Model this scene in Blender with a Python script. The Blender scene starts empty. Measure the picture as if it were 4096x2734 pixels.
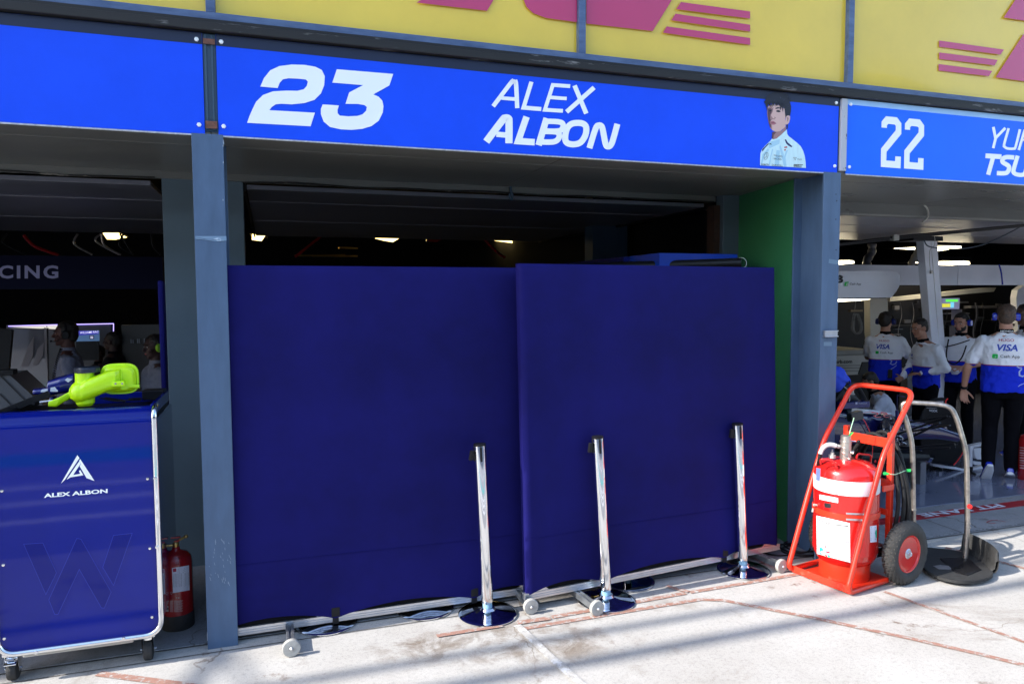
import bpy, bmesh, math, random
from mathutils import Vector, Matrix, noise
from mathutils.geometry import tessellate_polygon
R = math.radians
random.seed(7)
sc = bpy.context.scene

# ------------------------------------------------------------------ camera
CAM_H = 1.8
YAW, PITCH, ROLL, LENS = R(18.531), R(3.678), R(-0.249), 25.5
FPX = LENS / 18 * 2048
fwd = Vector((math.sin(YAW) * math.cos(PITCH), math.cos(YAW) * math.cos(PITCH), -math.sin(PITCH)))
rt = Vector((math.cos(YAW), -math.sin(YAW), 0))
up = rt.cross(fwd)
rt2 = rt * math.cos(ROLL) + up * math.sin(ROLL)
up2 = -rt * math.sin(ROLL) + up * math.cos(ROLL)
EYE = Vector((0, 0, CAM_H))
cam = bpy.data.cameras.new('camera'); co = bpy.data.objects.new('camera', cam)
sc.collection.objects.link(co); sc.camera = co
cam.lens = LENS; cam.sensor_width = 36; cam.clip_start = 0.05; cam.clip_end = 1500
mw = Matrix((rt2, up2, -fwd)).transposed().to_4x4(); mw.translation = EYE
co.matrix_world = mw

# ------------------------------------------------------------------ light
SUN_EL, SUN_AZ = R(36), R(3.5)
w = bpy.data.worlds.new('World'); sc.world = w; w.use_nodes = True
nt = w.node_tree; sky = nt.nodes.new('ShaderNodeTexSky'); sky.sky_type = 'NISHITA'
sky.sun_disc = False; sky.sun_elevation = SUN_EL; sky.sun_rotation = R(-90) - SUN_AZ
bg = nt.nodes['Background']; nt.links.new(sky.outputs[0], bg.inputs[0]); bg.inputs[1].default_value = 0.15
sl = bpy.data.lights.new('sun', 'SUN'); sl.energy = 2.6; sl.angle = R(0.53); sl.color = (1, 0.95, 0.88)
so = bpy.data.objects.new('sun', sl); sc.collection.objects.link(so)
so.rotation_euler = Vector((math.cos(SUN_EL) * math.cos(SUN_AZ), math.cos(SUN_EL) * math.sin(SUN_AZ), -math.sin(SUN_EL))).to_track_quat('-Z', 'Y').to_euler()
so.location = (-20, -2, 18)
sc.view_settings.view_transform = 'Standard'; sc.view_settings.look = 'None'
sc.view_settings.exposure = 1.75; sc.view_settings.gamma = 1
sc.cycles.use_denoising = True
sc.cycles.max_bounces = 8; sc.cycles.sample_clamp_indirect = 6
sc.cycles.caustics_reflective = False; sc.cycles.caustics_refractive = False

# ------------------------------------------------------------------ helpers
def ray(x, y): return rt2 * ((x - 2048) / FPX) - up2 * ((y - 1367) / FPX) + fwd
def at(x, y, X=None, Y=None, Z=None):
    d = ray(x, y)
    t = X / d.x if X is not None else (Y / d.y if Y is not None else (Z - CAM_H) / d.z)
    return EYE + d * t
def dep(x, y, D): return EYE + ray(x, y) * D
def onplane(x, y, P, n):
    d = ray(x, y); return EYE + d * ((Vector(P) - EYE).dot(n) / d.dot(n))

MATS = {}
def mat(name, col, rough=0.5, metal=0.0, var=0.0, vs=8.0, bump=0.0, bs=60.0, coat=0.0, emit=0.0, col2=None, thr=None, spec=None, stretch=None, coord='Object'):
    if name in MATS: return MATS[name]
    m = bpy.data.materials.new(name); m.use_nodes = True; nt = m.node_tree; b = nt.nodes['Principled BSDF']
    b.inputs['Base Color'].default_value = (*col, 1); b.inputs['Roughness'].default_value = rough
    b.inputs['Metallic'].default_value = metal
    if coat: b.inputs['Coat Weight'].default_value = coat; b.inputs['Coat Roughness'].default_value = 0.04
    if spec is not None: b.inputs['Specular IOR Level'].default_value = spec
    if emit: b.inputs['Emission Color'].default_value = (*col, 1); b.inputs['Emission Strength'].default_value = emit
    tc = nt.nodes.new('ShaderNodeTexCoord'); src = tc.outputs[coord]
    if stretch:
        mp = nt.nodes.new('ShaderNodeMapping'); mp.inputs['Scale'].default_value = stretch
        nt.links.new(src, mp.inputs[0]); src = mp.outputs[0]
    if var or col2:
        n = nt.nodes.new('ShaderNodeTexNoise'); n.inputs['Scale'].default_value = vs; n.inputs['Detail'].default_value = 7
        n.inputs['Roughness'].default_value = 0.65
        nt.links.new(src, n.inputs['Vector'])
        r = nt.nodes.new('ShaderNodeValToRGB'); e = r.color_ramp.elements
        a, z = thr or (0.3, 0.7)
        e[0].position = a; e[1].position = z
        c2 = col2 or tuple(min(1, c * (1 + var)) for c in col)
        c1 = col if col2 else tuple(c * (1 - var) for c in col)
        e[0].color = (*c1, 1); e[1].color = (*c2, 1)
        nt.links.new(n.outputs[0], r.inputs[0]); nt.links.new(r.outputs[0], b.inputs['Base Color'])
        mr = nt.nodes.new('ShaderNodeMapRange'); mr.inputs['To Min'].default_value = max(0.02, rough * 0.8); mr.inputs['To Max'].default_value = min(1, rough * 1.25)
        nt.links.new(n.outputs[0], mr.inputs[0]); nt.links.new(mr.outputs[0], b.inputs['Roughness'])
    if bump:
        n2 = nt.nodes.new('ShaderNodeTexNoise'); n2.inputs['Scale'].default_value = bs; n2.inputs['Detail'].default_value = 4
        nt.links.new(src, n2.inputs['Vector'])
        bp = nt.nodes.new('ShaderNodeBump'); bp.inputs['Strength'].default_value = bump; bp.inputs['Distance'].default_value = 0.01
        nt.links.new(n2.outputs[0], bp.inputs['Height']); nt.links.new(bp.outputs[0], b.inputs['Normal'])
    MATS[name] = m
    return m

def link(o): sc.collection.objects.link(o)
def tag(o, label=None, cat=None, group=None, kind=None):
    if label: o['label'] = label
    if cat: o['category'] = cat
    if group: o['group'] = group
    if kind: o['kind'] = kind
    return o
def thing(name, label, cat, loc=(0, 0, 0), rz=0, group=None):
    o = bpy.data.objects.new(name, None); link(o); o.location = loc; o.rotation_euler = (0, 0, rz)
    o.empty_display_size = 0.1
    return tag(o, label, cat, group)
def base(p):
    v = Vector((0, 0, 0))
    while p is not None: v += Vector(p.location); p = p.parent
    return v
def mesh_obj(name, me, m, parent=None, shift=None):
    o = bpy.data.objects.new(name, me); link(o)
    if m is not None:
        ms = m if isinstance(m, (list, tuple)) else [m]
        me.materials.clear()
        for x in ms: me.materials.append(x)
    if parent is not None: o.parent = parent
    return o

class MB:
    def __init__(s): s.v = []; s.f = []; s.mi = []; s.cur = 0
    def face(s, idx): s.f.append(tuple(idx)); s.mi.append(s.cur)
    def verts(s, vs): n = len(s.v); s.v += [Vector(v) for v in vs]; return n
    def box(s, lo, hi):
        x0, y0, z0 = lo; x1, y1, z1 = hi
        n = s.verts([(x0, y0, z0), (x1, y0, z0), (x1, y1, z0), (x0, y1, z0), (x0, y0, z1), (x1, y0, z1), (x1, y1, z1), (x0, y1, z1)])
        for q in ((0, 3, 2, 1), (4, 5, 6, 7), (0, 1, 5, 4), (1, 2, 6, 5), (2, 3, 7, 6), (3, 0, 4, 7)): s.face(n + i for i in q)
        return s
    def cbox(s, c, size, M=None):
        c = Vector(c); n0 = len(s.v); h = Vector(size) / 2
        s.box(-h, h)
        for i in range(n0, len(s.v)): s.v[i] = (M @ s.v[i] if M is not None else s.v[i]) + c
        return s
    def poly(s, loops, fn, thick=None):
        """loops: list of 2-D outlines (first outer, then holes); fn maps (u,v)->3D; thick: vector for extrusion"""
        if not isinstance(loops[0][0], (tuple, list, Vector)): loops = [loops]
        fl = [p for l in loops for p in l]
        tris = tessellate_polygon([[Vector((p[0], p[1], 0)) for p in l] for l in loops])
        n = s.verts([fn(p[0], p[1]) for p in fl])
        for t in tris: s.face(n + i for i in t)
        if thick is not None:
            th = Vector(thick); m = s.verts([s.v[n + i] + th for i in range(len(fl))])
            for t in tris: s.face(m + i for i in reversed(t))
            k = 0
            for l in loops:
                L = len(l)
                for i in range(L):
                    a, b = k + i, k + (i + 1) % L
                    s.face((n + a, n + b, m + b, m + a))
                k += L
        return s
    def tube(s, pts, r, seg=12, closed=False, caps=True, rr=None, flat=1.0):
        pts = [Vector(p) for p in pts]; N = len(pts); rings = []
        prev = None
        for i, p in enumerate(pts):
            if closed: t = (pts[(i + 1) % N] - pts[i - 1])
            else: t = pts[min(i + 1, N - 1)] - pts[max(i - 1, 0)]
            t.normalize()
            if prev is None:
                a = Vector((0, 0, 1)) if abs(t.z) < 0.9 else Vector((1, 0, 0))
                u = t.cross(a).normalized()
            else:
                u = (prev - t * prev.dot(t)).normalized()
            prev = u; v = t.cross(u)
            q = rr[i] if rr else r
            rings.append(s.verts([p + (u * math.cos(2 * math.pi * k / seg) * flat + v * math.sin(2 * math.pi * k / seg)) * q for k in range(seg)]))
        for i in range(N if closed else N - 1):
            a, b = rings[i], rings[(i + 1) % N]
            for k in range(seg):
                k2 = (k + 1) % seg; s.face((a + k, a + k2, b + k2, b + k))
        if caps and not closed:
            s.face([rings[0] + k for k in reversed(range(seg))]); s.face([rings[-1] + k for k in range(seg)])
        return s
    def lathe(s, prof, seg=32, c=(0, 0, 0), M=None, cap0=True, cap1=True):
        c = Vector(c); rings = []
        for r, z in prof:
            vs = [Vector((r * math.cos(2 * math.pi * k / seg), r * math.sin(2 * math.pi * k / seg), z)) for k in range(seg)]
            if M is not None: vs = [M @ v for v in vs]
            rings.append(s.verts([v + c for v in vs]))
        for i in range(len(rings) - 1):
            a, b = rings[i], rings[i + 1]
            for k in range(seg): k2 = (k + 1) % seg; s.face((a + k, a + k2, b + k2, b + k))
        if cap0 and prof[0][0] > 1e-4: s.face([rings[0] + k for k in reversed(range(seg))])
        if cap1 and prof[-1][0] > 1e-4: s.face([rings[-1] + k for k in range(seg)])
        return s
    def loft(s, secs, seg=16, p=2.0):
        """secs: (center, xvec, yvec) superelliptic sections"""
        rings = []
        for c, xv, yv in secs:
            vs = []
            for k in range(seg):
                a = 2 * math.pi * k / seg; ca, sa = math.cos(a), math.sin(a)
                vs.append(Vector(c) + Vector(xv) * (abs(ca) ** (2 / p) * (1 if ca >= 0 else -1)) + Vector(yv) * (abs(sa) ** (2 / p) * (1 if sa >= 0 else -1)))
            rings.append(s.verts(vs))
        for i in range(len(rings) - 1):
            a, b = rings[i], rings[i + 1]
            for k in range(seg): k2 = (k + 1) % seg; s.face((a + k, a + k2, b + k2, b + k))
        s.face([rings[0] + k for k in reversed(range(seg))]); s.face([rings[-1] + k for k in range(seg)])
        return s
    def ell(s, c, rad, M=None, seg=14, rings=9):
        c = Vector(c); rs = []
        for i in range(1, rings):
            a = math.pi * i / rings
            vs = [Vector((rad[0] * math.sin(a) * math.cos(2 * math.pi * k / seg), rad[1] * math.sin(a) * math.sin(2 * math.pi * k / seg), -rad[2] * math.cos(a))) for k in range(seg)]
            if M is not None: vs = [M @ v for v in vs]
            rs.append(s.verts([v + c for v in vs]))
        ends = [Vector((0, 0, -rad[2])), Vector((0, 0, rad[2]))]
        if M is not None: ends = [M @ e for e in ends]
        b = s.verts([ends[0] + c, ends[1] + c])
        for k in range(seg):
            k2 = (k + 1) % seg
            s.face((b, rs[0] + k2, rs[0] + k)); s.face((b + 1, rs[-1] + k, rs[-1] + k2))
            for i in range(len(rs) - 1): s.face((rs[i] + k, rs[i] + k2, rs[i + 1] + k2, rs[i + 1] + k))
        return s
    def cap(s, a, b, ra, rb, seg=10):
        """tapered capsule"""
        a, b = Vector(a), Vector(b); t = (b - a); L = t.length; t.normalize()
        pts = []; rr = []
        for k in range(4): th = math.pi / 2 * k / 4; pts.append(a - t * ra * math.cos(th)); rr.append(max(1e-4, ra * math.sin(th)))
        pts.append(a); rr.append(ra); pts.append(b); rr.append(rb)
        for k in range(3, -1, -1): th = math.pi / 2 * k / 4; pts.append(b + t * rb * math.cos(th)); rr.append(max(1e-4, rb * math.sin(th)))
        return s.tube(pts, 0, seg=seg, rr=rr)
    def stroke(s, pts, wid, fn, closed=False):
        """flat stroke of width wid along 2-D pts, mapped by fn"""
        P = [Vector((p[0], p[1])) for p in pts]; N = len(P); L = []; Rr = []
        for i in range(N):
            if closed: d0 = (P[i] - P[i - 1]).normalized(); d1 = (P[(i + 1) % N] - P[i]).normalized()
            else:
                d0 = (P[i] - P[i - 1]).normalized() if i else (P[1] - P[0]).normalized()
                d1 = (P[i + 1] - P[i]).normalized() if i < N - 1 else d0
            n0 = Vector((-d0.y, d0.x)); n1 = Vector((-d1.y, d1.x)); m = (n0 + n1)
            if m.length < 0.3: m = n1
            m.normalize(); k = wid / 2 / max(0.45, m.dot(n1))
            L.append(P[i] + m * k); Rr.append(P[i] - m * k)
        a = s.verts([fn(p.x, p.y) for p in L]); b = s.verts([fn(p.x, p.y) for p in Rr])
        for i in range(N if closed else N - 1):
            j = (i + 1) % N; s.face((a + i, a + j, b + j, b + i))
        return s
    def text(s, string, h, fn, bold=0.0, shear=0.0, sx=1.0, align='LEFT', space=1.0):
        cu = bpy.data.curves.new('t', 'FONT'); cu.body = string; cu.offset = bold; cu.shear = shear
        cu.space_character = space; cu.resolution_u = 3; cu.size = 1.0
        o = bpy.data.objects.new('t', cu); link(o)
        dg = bpy.context.evaluated_depsgraph_get(); me = bpy.data.meshes.new_from_object(o.evaluated_get(dg))
        vs = [v.co.copy() for v in me.vertices]; k = h / 0.72
        if vs:
            x0 = min(v.x for v in vs); x1 = max(v.x for v in vs)
            off = x0 if align == 'LEFT' else ((x0 + x1) / 2 if align == 'CENTER' else x1)
            n = s.verts([fn((v.x - off) * k * sx, v.y * k) for v in vs])
            for p in me.polygons: s.face(n + i for i in p.vertices)
        bpy.data.objects.remove(o); bpy.data.curves.remove(cu); bpy.data.meshes.remove(me)
        return s
    def build(s, name, m, parent=None, world=True, smooth=False, bevel=0.0, angle=35, remesh=0.0, smit=0, disp=None, seg=2, weld=False):
        sh = base(parent) if (world and parent is not None) else Vector((0, 0, 0))
        me = bpy.data.meshes.new(name); me.from_pydata([tuple(v - sh) for v in s.v], [], s.f); me.update()
        bm = bmesh.new(); bm.from_mesh(me)
        if weld: bmesh.ops.remove_doubles(bm, verts=bm.verts, dist=1e-4)
        bmesh.ops.recalc_face_normals(bm, faces=bm.faces) if weld or remesh else None
        bm.to_mesh(me); bm.free()
        o = mesh_obj(name, me, m, parent)
        if max(s.mi or [0]) > 0 and len(s.mi) == len(me.polygons): me.polygons.foreach_set('material_index', s.mi); me.update()
        if remesh:
            md = o.modifiers.new('r', 'REMESH'); md.mode = 'VOXEL'; md.voxel_size = remesh
            if smit: sm = o.modifiers.new('s', 'SMOOTH'); sm.iterations = smit; sm.factor = 0.5
            if disp:
                tx = bpy.data.textures.new('clouds', 'CLOUDS'); tx.noise_scale = disp[1]
                dm = o.modifiers.new('d', 'DISPLACE'); dm.texture = tx; dm.strength = disp[0]; dm.mid_level = 0.5
            dg = bpy.context.evaluated_depsgraph_get(); new = bpy.data.meshes.new_from_object(o.evaluated_get(dg))
            o.modifiers.clear(); old = o.data; o.data = new; bpy.data.meshes.remove(old); me = new; me.name = name
            smooth = True; angle = 180
        if bevel:
            bv = o.modifiers.new('bevel', 'BEVEL'); bv.width = bevel; bv.segments = seg; bv.limit_method = 'ANGLE'; bv.angle_limit = R(40)
        if smooth:
            me.polygons.foreach_set('use_smooth', [True] * len(me.polygons))
            if angle < 180:
                bm = bmesh.new(); bm.from_mesh(me)
                for e in bm.edges:
                    if len(e.link_faces) == 2 and e.calc_face_angle(0) > R(angle): e.smooth = False
                bm.to_mesh(me); bm.free()
        return o

def bend(pts, rad=0.05, n=6, closed=False):
    """round the corners of a polyline"""
    P = [Vector(p) for p in pts]; out = []; N = len(P)
    for i, p in enumerate(P):
        if not closed and i in (0, N - 1): out.append(p); continue
        a, b = P[i - 1], P[(i + 1) % N]; d0 = (a - p); d1 = (b - p)
        r = min(rad, d0.length * 0.48, d1.length * 0.48)
        q0 = p + d0.normalized() * r; q1 = p + d1.normalized() * r
        for k in range(n + 1):
            t = k / n; out.append(q0 * (1 - t) ** 2 + p * 2 * t * (1 - t) + q1 * t ** 2)
    return out
def spline(pts, n=6, closed=False):
    P = [Vector(p) for p in pts]; N = len(P); out = []
    for i in range(N if closed else N - 1):
        if closed: p0, p1, p2, p3 = P[i - 1], P[i], P[(i + 1) % N], P[(i + 2) % N]
        else: p0, p1, p2, p3 = P[max(i - 1, 0)], P[i], P[i + 1], P[min(i + 2, N - 1)]
        for k in range(n):
            t = k / n
            out.append(0.5 * ((2 * p1) + (p2 - p0) * t + (2 * p0 - 5 * p1 + 4 * p2 - p3) * t * t + (3 * p1 - p0 - 3 * p2 + p3) * t ** 3))
    if not closed: out.append(P[-1])
    return out
def rounded(x0, y0, x1, y1, r, n=5):
    o = []
    for cx, cy, a in ((x1 - r, y0 + r, -90), (x1 - r, y1 - r, 0), (x0 + r, y1 - r, 90), (x0 + r, y0 + r, 180)):
        for k in range(n + 1): t = R(a + 90 * k / n); o.append((cx + r * math.cos(t), cy + r * math.sin(t)))
    return o
def rotm(axis, deg): return Matrix.Rotation(R(deg), 3, axis)

# ------------------------------------------------------------------ materials
def concrete(name, c1, c2, speck=0.5, stain=True, rough=0.85):
    m = bpy.data.materials.new(name); m.use_nodes = True; nt = m.node_tree; N = nt.nodes.new; L = nt.links.new
    b = nt.nodes['Principled BSDF']; b.inputs['Roughness'].default_value = rough
    tc = N('ShaderNodeTexCoord')
    def noi(sc_, det=6, ro=0.6, dist=0):
        n = N('ShaderNodeTexNoise'); n.inputs['Scale'].default_value = sc_; n.inputs['Detail'].default_value = det
        n.inputs['Roughness'].default_value = ro; n.inputs['Distortion'].default_value = dist; L(tc.outputs['Object'], n.inputs['Vector']); return n.outputs[0]
    def ramp(src, a, z, ca=(0, 0, 0, 1), cz=(1, 1, 1, 1)):
        r = N('ShaderNodeValToRGB'); r.color_ramp.elements[0].position = a; r.color_ramp.elements[1].position = z
        r.color_ramp.elements[0].color = ca; r.color_ramp.elements[1].color = cz; L(src, r.inputs[0]); return r.outputs[0]
    def mix(f, a, c, mode='MIX'):
        x = N('ShaderNodeMixRGB'); x.blend_type = mode
        for i, q in enumerate((f, a, c)):
            if isinstance(q, (int, float)): x.inputs[i].default_value = q
            elif isinstance(q, tuple): x.inputs[i].default_value = q
            else: L(q, x.inputs[i])
        return x.outputs[0]
    col = ramp(noi(1.3, 8, 0.7), 0.3, 0.7, (*c1, 1), (*c2, 1))
    if stain:
        col = mix(ramp(noi(0.8, 9, 0.75, 0.6), 0.56, 0.72), col, (c1[0] * 0.62, c1[1] * 0.56, c1[2] * 0.5, 1))
        col = mix(mix(1.0, ramp(noi(7, 5), 0.6, 0.66), ramp(noi(1.1, 3), 0.5, 0.62), 'MULTIPLY'), col, (c1[0] * 0.55, c1[1] * 0.45, c1[2] * 0.4, 1))
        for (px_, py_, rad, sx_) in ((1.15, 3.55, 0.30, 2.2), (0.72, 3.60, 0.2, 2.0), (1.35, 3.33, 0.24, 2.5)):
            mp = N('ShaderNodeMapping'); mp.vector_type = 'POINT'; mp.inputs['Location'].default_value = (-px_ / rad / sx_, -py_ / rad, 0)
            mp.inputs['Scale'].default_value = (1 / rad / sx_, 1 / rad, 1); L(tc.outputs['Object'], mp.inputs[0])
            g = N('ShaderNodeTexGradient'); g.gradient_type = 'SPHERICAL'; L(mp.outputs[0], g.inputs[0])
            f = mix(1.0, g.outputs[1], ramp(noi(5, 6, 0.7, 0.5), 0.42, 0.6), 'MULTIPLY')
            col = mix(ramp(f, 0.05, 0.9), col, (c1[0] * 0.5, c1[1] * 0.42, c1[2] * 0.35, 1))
        # hairline cracks
        v = N('ShaderNodeTexVoronoi'); v.feature = 'DISTANCE_TO_EDGE'; v.inputs['Scale'].default_value = 0.55
        dn = N('ShaderNodeTexNoise'); dn.inputs['Scale'].default_value = 3.0; dn.inputs['Detail'].default_value = 5; L(tc.outputs['Object'], dn.inputs['Vector'])
        va = N('ShaderNodeVectorMath'); va.operation = 'MULTIPLY_ADD'; va.inputs[1].default_value = (0.5, 0.5, 0)
        L(dn.outputs['Color'], va.inputs[0]); L(tc.outputs['Object'], va.inputs[2]); L(va.outputs[0], v.inputs['Vector'])
        col = mix(mix(1.0, ramp(v.outputs['Distance'], 0.0, 0.004, (1, 1, 1, 1), (0, 0, 0, 1)), ramp(noi(0.9, 2), 0.45, 0.6), 'MULTIPLY'), col, (c1[0] * 0.45, c1[1] * 0.36, c1[2] * 0.3, 1))
    sp = ramp(noi(200, 2, 0.5), 0.30, 0.45, (1 - speck, 1 - speck, 1 - speck, 1), (1, 1, 1, 1))
    col = mix(1.0, col, sp, 'MULTIPLY')
    sp2 = ramp(noi(48, 4, 0.7), 0.34, 0.5, (1 - speck * 0.55,) * 3 + (1,), (1, 1, 1, 1))
    col = mix(1.0, col, sp2, 'MULTIPLY')
    L(col, b.inputs['Base Color'])
    bp = N('ShaderNodeBump'); bp.inputs['Strength'].default_value = 0.35; bp.inputs['Distance'].default_value = 0.004
    L(noi(180, 4), bp.inputs['Height']); L(bp.outputs[0], b.inputs['Normal'])
    return m, (nt, col, b, noi, ramp, mix)

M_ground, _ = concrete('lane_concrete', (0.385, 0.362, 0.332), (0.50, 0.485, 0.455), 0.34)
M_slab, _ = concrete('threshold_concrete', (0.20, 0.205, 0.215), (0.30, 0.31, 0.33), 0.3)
M_paint, (nt_, col_, b_, noi_, ramp_, mix_) = concrete('worn_paint', (0.385, 0.362, 0.332), (0.50, 0.485, 0.455), 0.34, stain=False)
f_ = ramp_(noi_(30, 8, 0.8), 0.42, 0.50)
nt_.links.new(mix_(f_, col_, mix_(ramp_(noi_(60, 3), 0.3, 0.7), (0.27, 0.125, 0.09, 1), (0.36, 0.20, 0.15, 1))), b_.inputs['Base Color'])
M_white_paint, (nt_, col_, b_, noi_, ramp_, mix_) = concrete('worn_white', (0.385, 0.362, 0.332), (0.50, 0.485, 0.455), 0.34, stain=False)
f_ = ramp_(noi_(22, 7, 0.72), 0.52, 0.58)
nt_.links.new(mix_(f_, col_, (0.6, 0.6, 0.6, 1)), b_.inputs['Base Color'])
M_joint = mat('joint', (0.05, 0.045, 0.04), 0.95, var=0.5, vs=30)
M_joint_w = mat('joint_white', (0.42, 0.42, 0.42), 0.9, col2=(0.1, 0.1, 0.1), vs=40, thr=(0.45, 0.55))
M_gfloor = mat('garage_floor', (0.17, 0.19, 0.27), 0.12, var=0.12, vs=1.5, coat=0.4)
M_red_band = mat('red_band', (0.32, 0.012, 0.02), 0.6, var=0.25, vs=14)
M_white = mat('white_paint', (0.78, 0.78, 0.78), 0.45, var=0.04, vs=5)
M_printwhite = mat('print_white', (0.93, 0.96, 0.96), 0.4)
M_signblue = mat('sign_blue', (0.007, 0.078, 0.84), 0.35, spec=0.25, var=0.06, vs=2.5, bump=0.06, bs=3)
M_signblue2 = mat('sign_blue_light', (0.010, 0.155, 0.95), 0.35, spec=0.25, var=0.05, vs=2.5, bump=0.06, bs=3)
M_signnavy = mat('sign_navy', (0.008, 0.014, 0.045), 0.35)
M_signsky = mat('sign_pale', (0.36, 0.60, 0.92), 0.35, var=0.05, vs=8)
M_alu_edge = mat('board_edge', (0.5, 0.5, 0.52), 0.5, metal=0.4, var=0.3, vs=50)
M_column = mat('column_paint', (0.070, 0.120, 0.205), 0.42, var=0.15, vs=3.5, bump=0.05, bs=15, stretch=(3, 3, 0.7))
M_column2 = mat('column_paint_dark', (0.035, 0.075, 0.125), 0.38, var=0.15, vs=4, stretch=(3, 3, 0.5))
M_pillar = mat('pillar_paint', (0.10, 0.145, 0.18), 0.5, var=0.1, vs=2)
M_scuff = mat('scuff', (0.32, 0.38, 0.45), 0.7)
M_tape = mat('clear_tape', (0.20, 0.30, 0.42), 0.18, col2=(0.5, 0.6, 0.7), vs=25, thr=(0.55, 0.62))
M_soffit = mat('soffit_metal', (0.165, 0.162, 0.148), 0.30, var=0.12, vs=1.6, bump=0.08, bs=5, stretch=(0.6, 3, 1))
M_soffit_r = mat('soffit_right', (0.16, 0.16, 0.152), 0.28, var=0.12, vs=1.6, bump=0.08, bs=5, stretch=(0.6, 3, 1))
M_door = mat('door_metal', (0.15, 0.15, 0.18), 0.32, var=0.2, vs=2, stretch=(0.5, 3, 1))
M_door_w = mat('door_white', (0.26, 0.25, 0.29), 0.3, var=0.25, vs=9, stretch=(0.6, 6, 1), bump=0.15, bs=12)
M_black = mat('black_grime', (0.012, 0.011, 0.010), 0.6, col2=(0.28, 0.27, 0.26), vs=9, thr=(0.60, 0.74), stretch=(0.5, 3, 3))
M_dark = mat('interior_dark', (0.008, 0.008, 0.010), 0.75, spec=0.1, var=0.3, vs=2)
M_frame = mat('window_frame', (0.05, 0.085, 0.18), 0.4, col2=(0.12, 0.18, 0.31), vs=7, thr=(0.35, 0.75), stretch=(0.7, 3, 3))
M_green = mat('green_panel', (0.05, 0.26, 0.10), 0.38, var=0.08, vs=2, bump=0.5, bs=140)
M_navy_fab = mat('screen_fabric', (0.0085, 0.0078, 0.098), 0.7, spec=0.10, var=0.32, vs=1.1, bump=0.25, bs=2.2)
M_alu = mat('aluminium', (0.62, 0.63, 0.66), 0.3, metal=0.85, var=0.08, vs=20)
M_alu_dull = mat('aluminium_dull', (0.30, 0.32, 0.34), 0.38, metal=0.8, var=0.2, vs=25)
M_chrome = mat('chrome', (0.82, 0.83, 0.85), 0.06, metal=1.0, bump=0.03, bs=3)
M_darkchrome = mat('dark_chrome', (0.5, 0.5, 0.55), 0.08, metal=1.0, var=0.4, vs=40, bump=0.05, bs=6)
M_blk = mat('black_plastic', (0.010, 0.010, 0.012), 0.42, spec=0.25)
M_rub = mat('black_rubber', (0.025, 0.025, 0.025), 0.75, var=0.3, vs=30, bump=0.4, bs=90)
M_wheel = mat('grey_wheel', (0.38, 0.37, 0.34), 0.55, var=0.18, vs=40)
M_red = mat('red_paint', (0.62, 0.012, 0.010), 0.22, var=0.10, vs=6, coat=0.6)
M_redor = mat('red_orange_paint', (0.70, 0.035, 0.012), 0.36, col2=(0.42, 0.10, 0.06), thr=(0.60, 0.72), vs=22, coat=0.2)
M_reddark = mat('dark_red_paint', (0.32, 0.010, 0.012), 0.25, coat=0.5)
M_cart = mat('cart_blue', (0.002, 0.010, 0.21), 0.05, bump=0.035, bs=1.8, spec=0.35, var=0.05, vs=2)
M_cartemb = mat('cart_blue_embossed', (0.002, 0.008, 0.17), 0.06, spec=0.3)
M_neon = mat('neon_plastic', (0.62, 1.0, 0.006), 0.32, coat=0.2)
M_navygloss = mat('navy_gloss', (0.006, 0.012, 0.17), 0.12, coat=1.0)
M_brass = mat('brass', (0.55, 0.36, 0.12), 0.35, metal=0.9)
M_steel = mat('worn_steel', (0.42, 0.38, 0.34), 0.36, metal=0.9, var=0.3, vs=25)
M_lamp = mat('lamp_glow', (1.0, 0.72, 0.25), emit=1.6)
M_lampw = mat('lamp_glow_white', (1.0, 0.86, 0.58), emit=4.0)
M_purple = mat('purple_led', (0.35, 0.28, 0.95), emit=0.9)
M_gar_white = mat('garage_white', (0.86, 0.86, 0.92), 0.12, var=0.05, vs=1.5, bump=0.05, bs=2, coat=0.7)
M_gar_grey = mat('garage_grey', (0.16, 0.155, 0.17), 0.35, var=0.1, vs=2)
M_cab = mat('cabinet_cream', (0.50, 0.48, 0.43), 0.4, var=0.06, vs=3)
M_skin = mat('skin', (0.52, 0.26, 0.17), 0.5, var=0.07, vs=18)
M_skin2 = mat('skin_tan', (0.42, 0.20, 0.125), 0.5, var=0.08, vs=18)
M_hair = mat('dark_hair', (0.018, 0.012, 0.009), 0.6, var=0.5, vs=60)
M_hair2 = mat('brown_hair', (0.075, 0.045, 0.03), 0.6, var=0.6, vs=50)
M_trouser = mat('black_cloth', (0.005, 0.005, 0.007), 0.85, spec=0.05)
M_shirtw = mat('white_cloth', (0.74, 0.74, 0.80), 0.75, var=0.03, vs=6)
M_head = mat('headset_blue', (0.008, 0.03, 0.45), 0.18, coat=0.6)
M_cashgreen = mat('logo_green', (0.0, 0.62, 0.09), 0.5)
M_visablue = mat('logo_blue', (0.02, 0.06, 0.45), 0.5)
M_logored = mat('logo_red', (0.45, 0.02, 0.06), 0.5)
M_ink = mat('logo_black', (0.012, 0.012, 0.016), 0.5)
M_greytext = mat('grey_lettering', (0.34, 0.33, 0.55), 0.5)
M_cloth_blue = mat('blue_cloth', (0.01, 0.05, 0.55), 0.7)
M_greentag = mat('green_tag', (0.03, 0.62, 0.12), 0.4)
M_paper = mat('paper', (0.75, 0.77, 0.85), 0.6)
M_ring = mat('white_ribbed', (0.7, 0.7, 0.7), 0.35)

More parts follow.
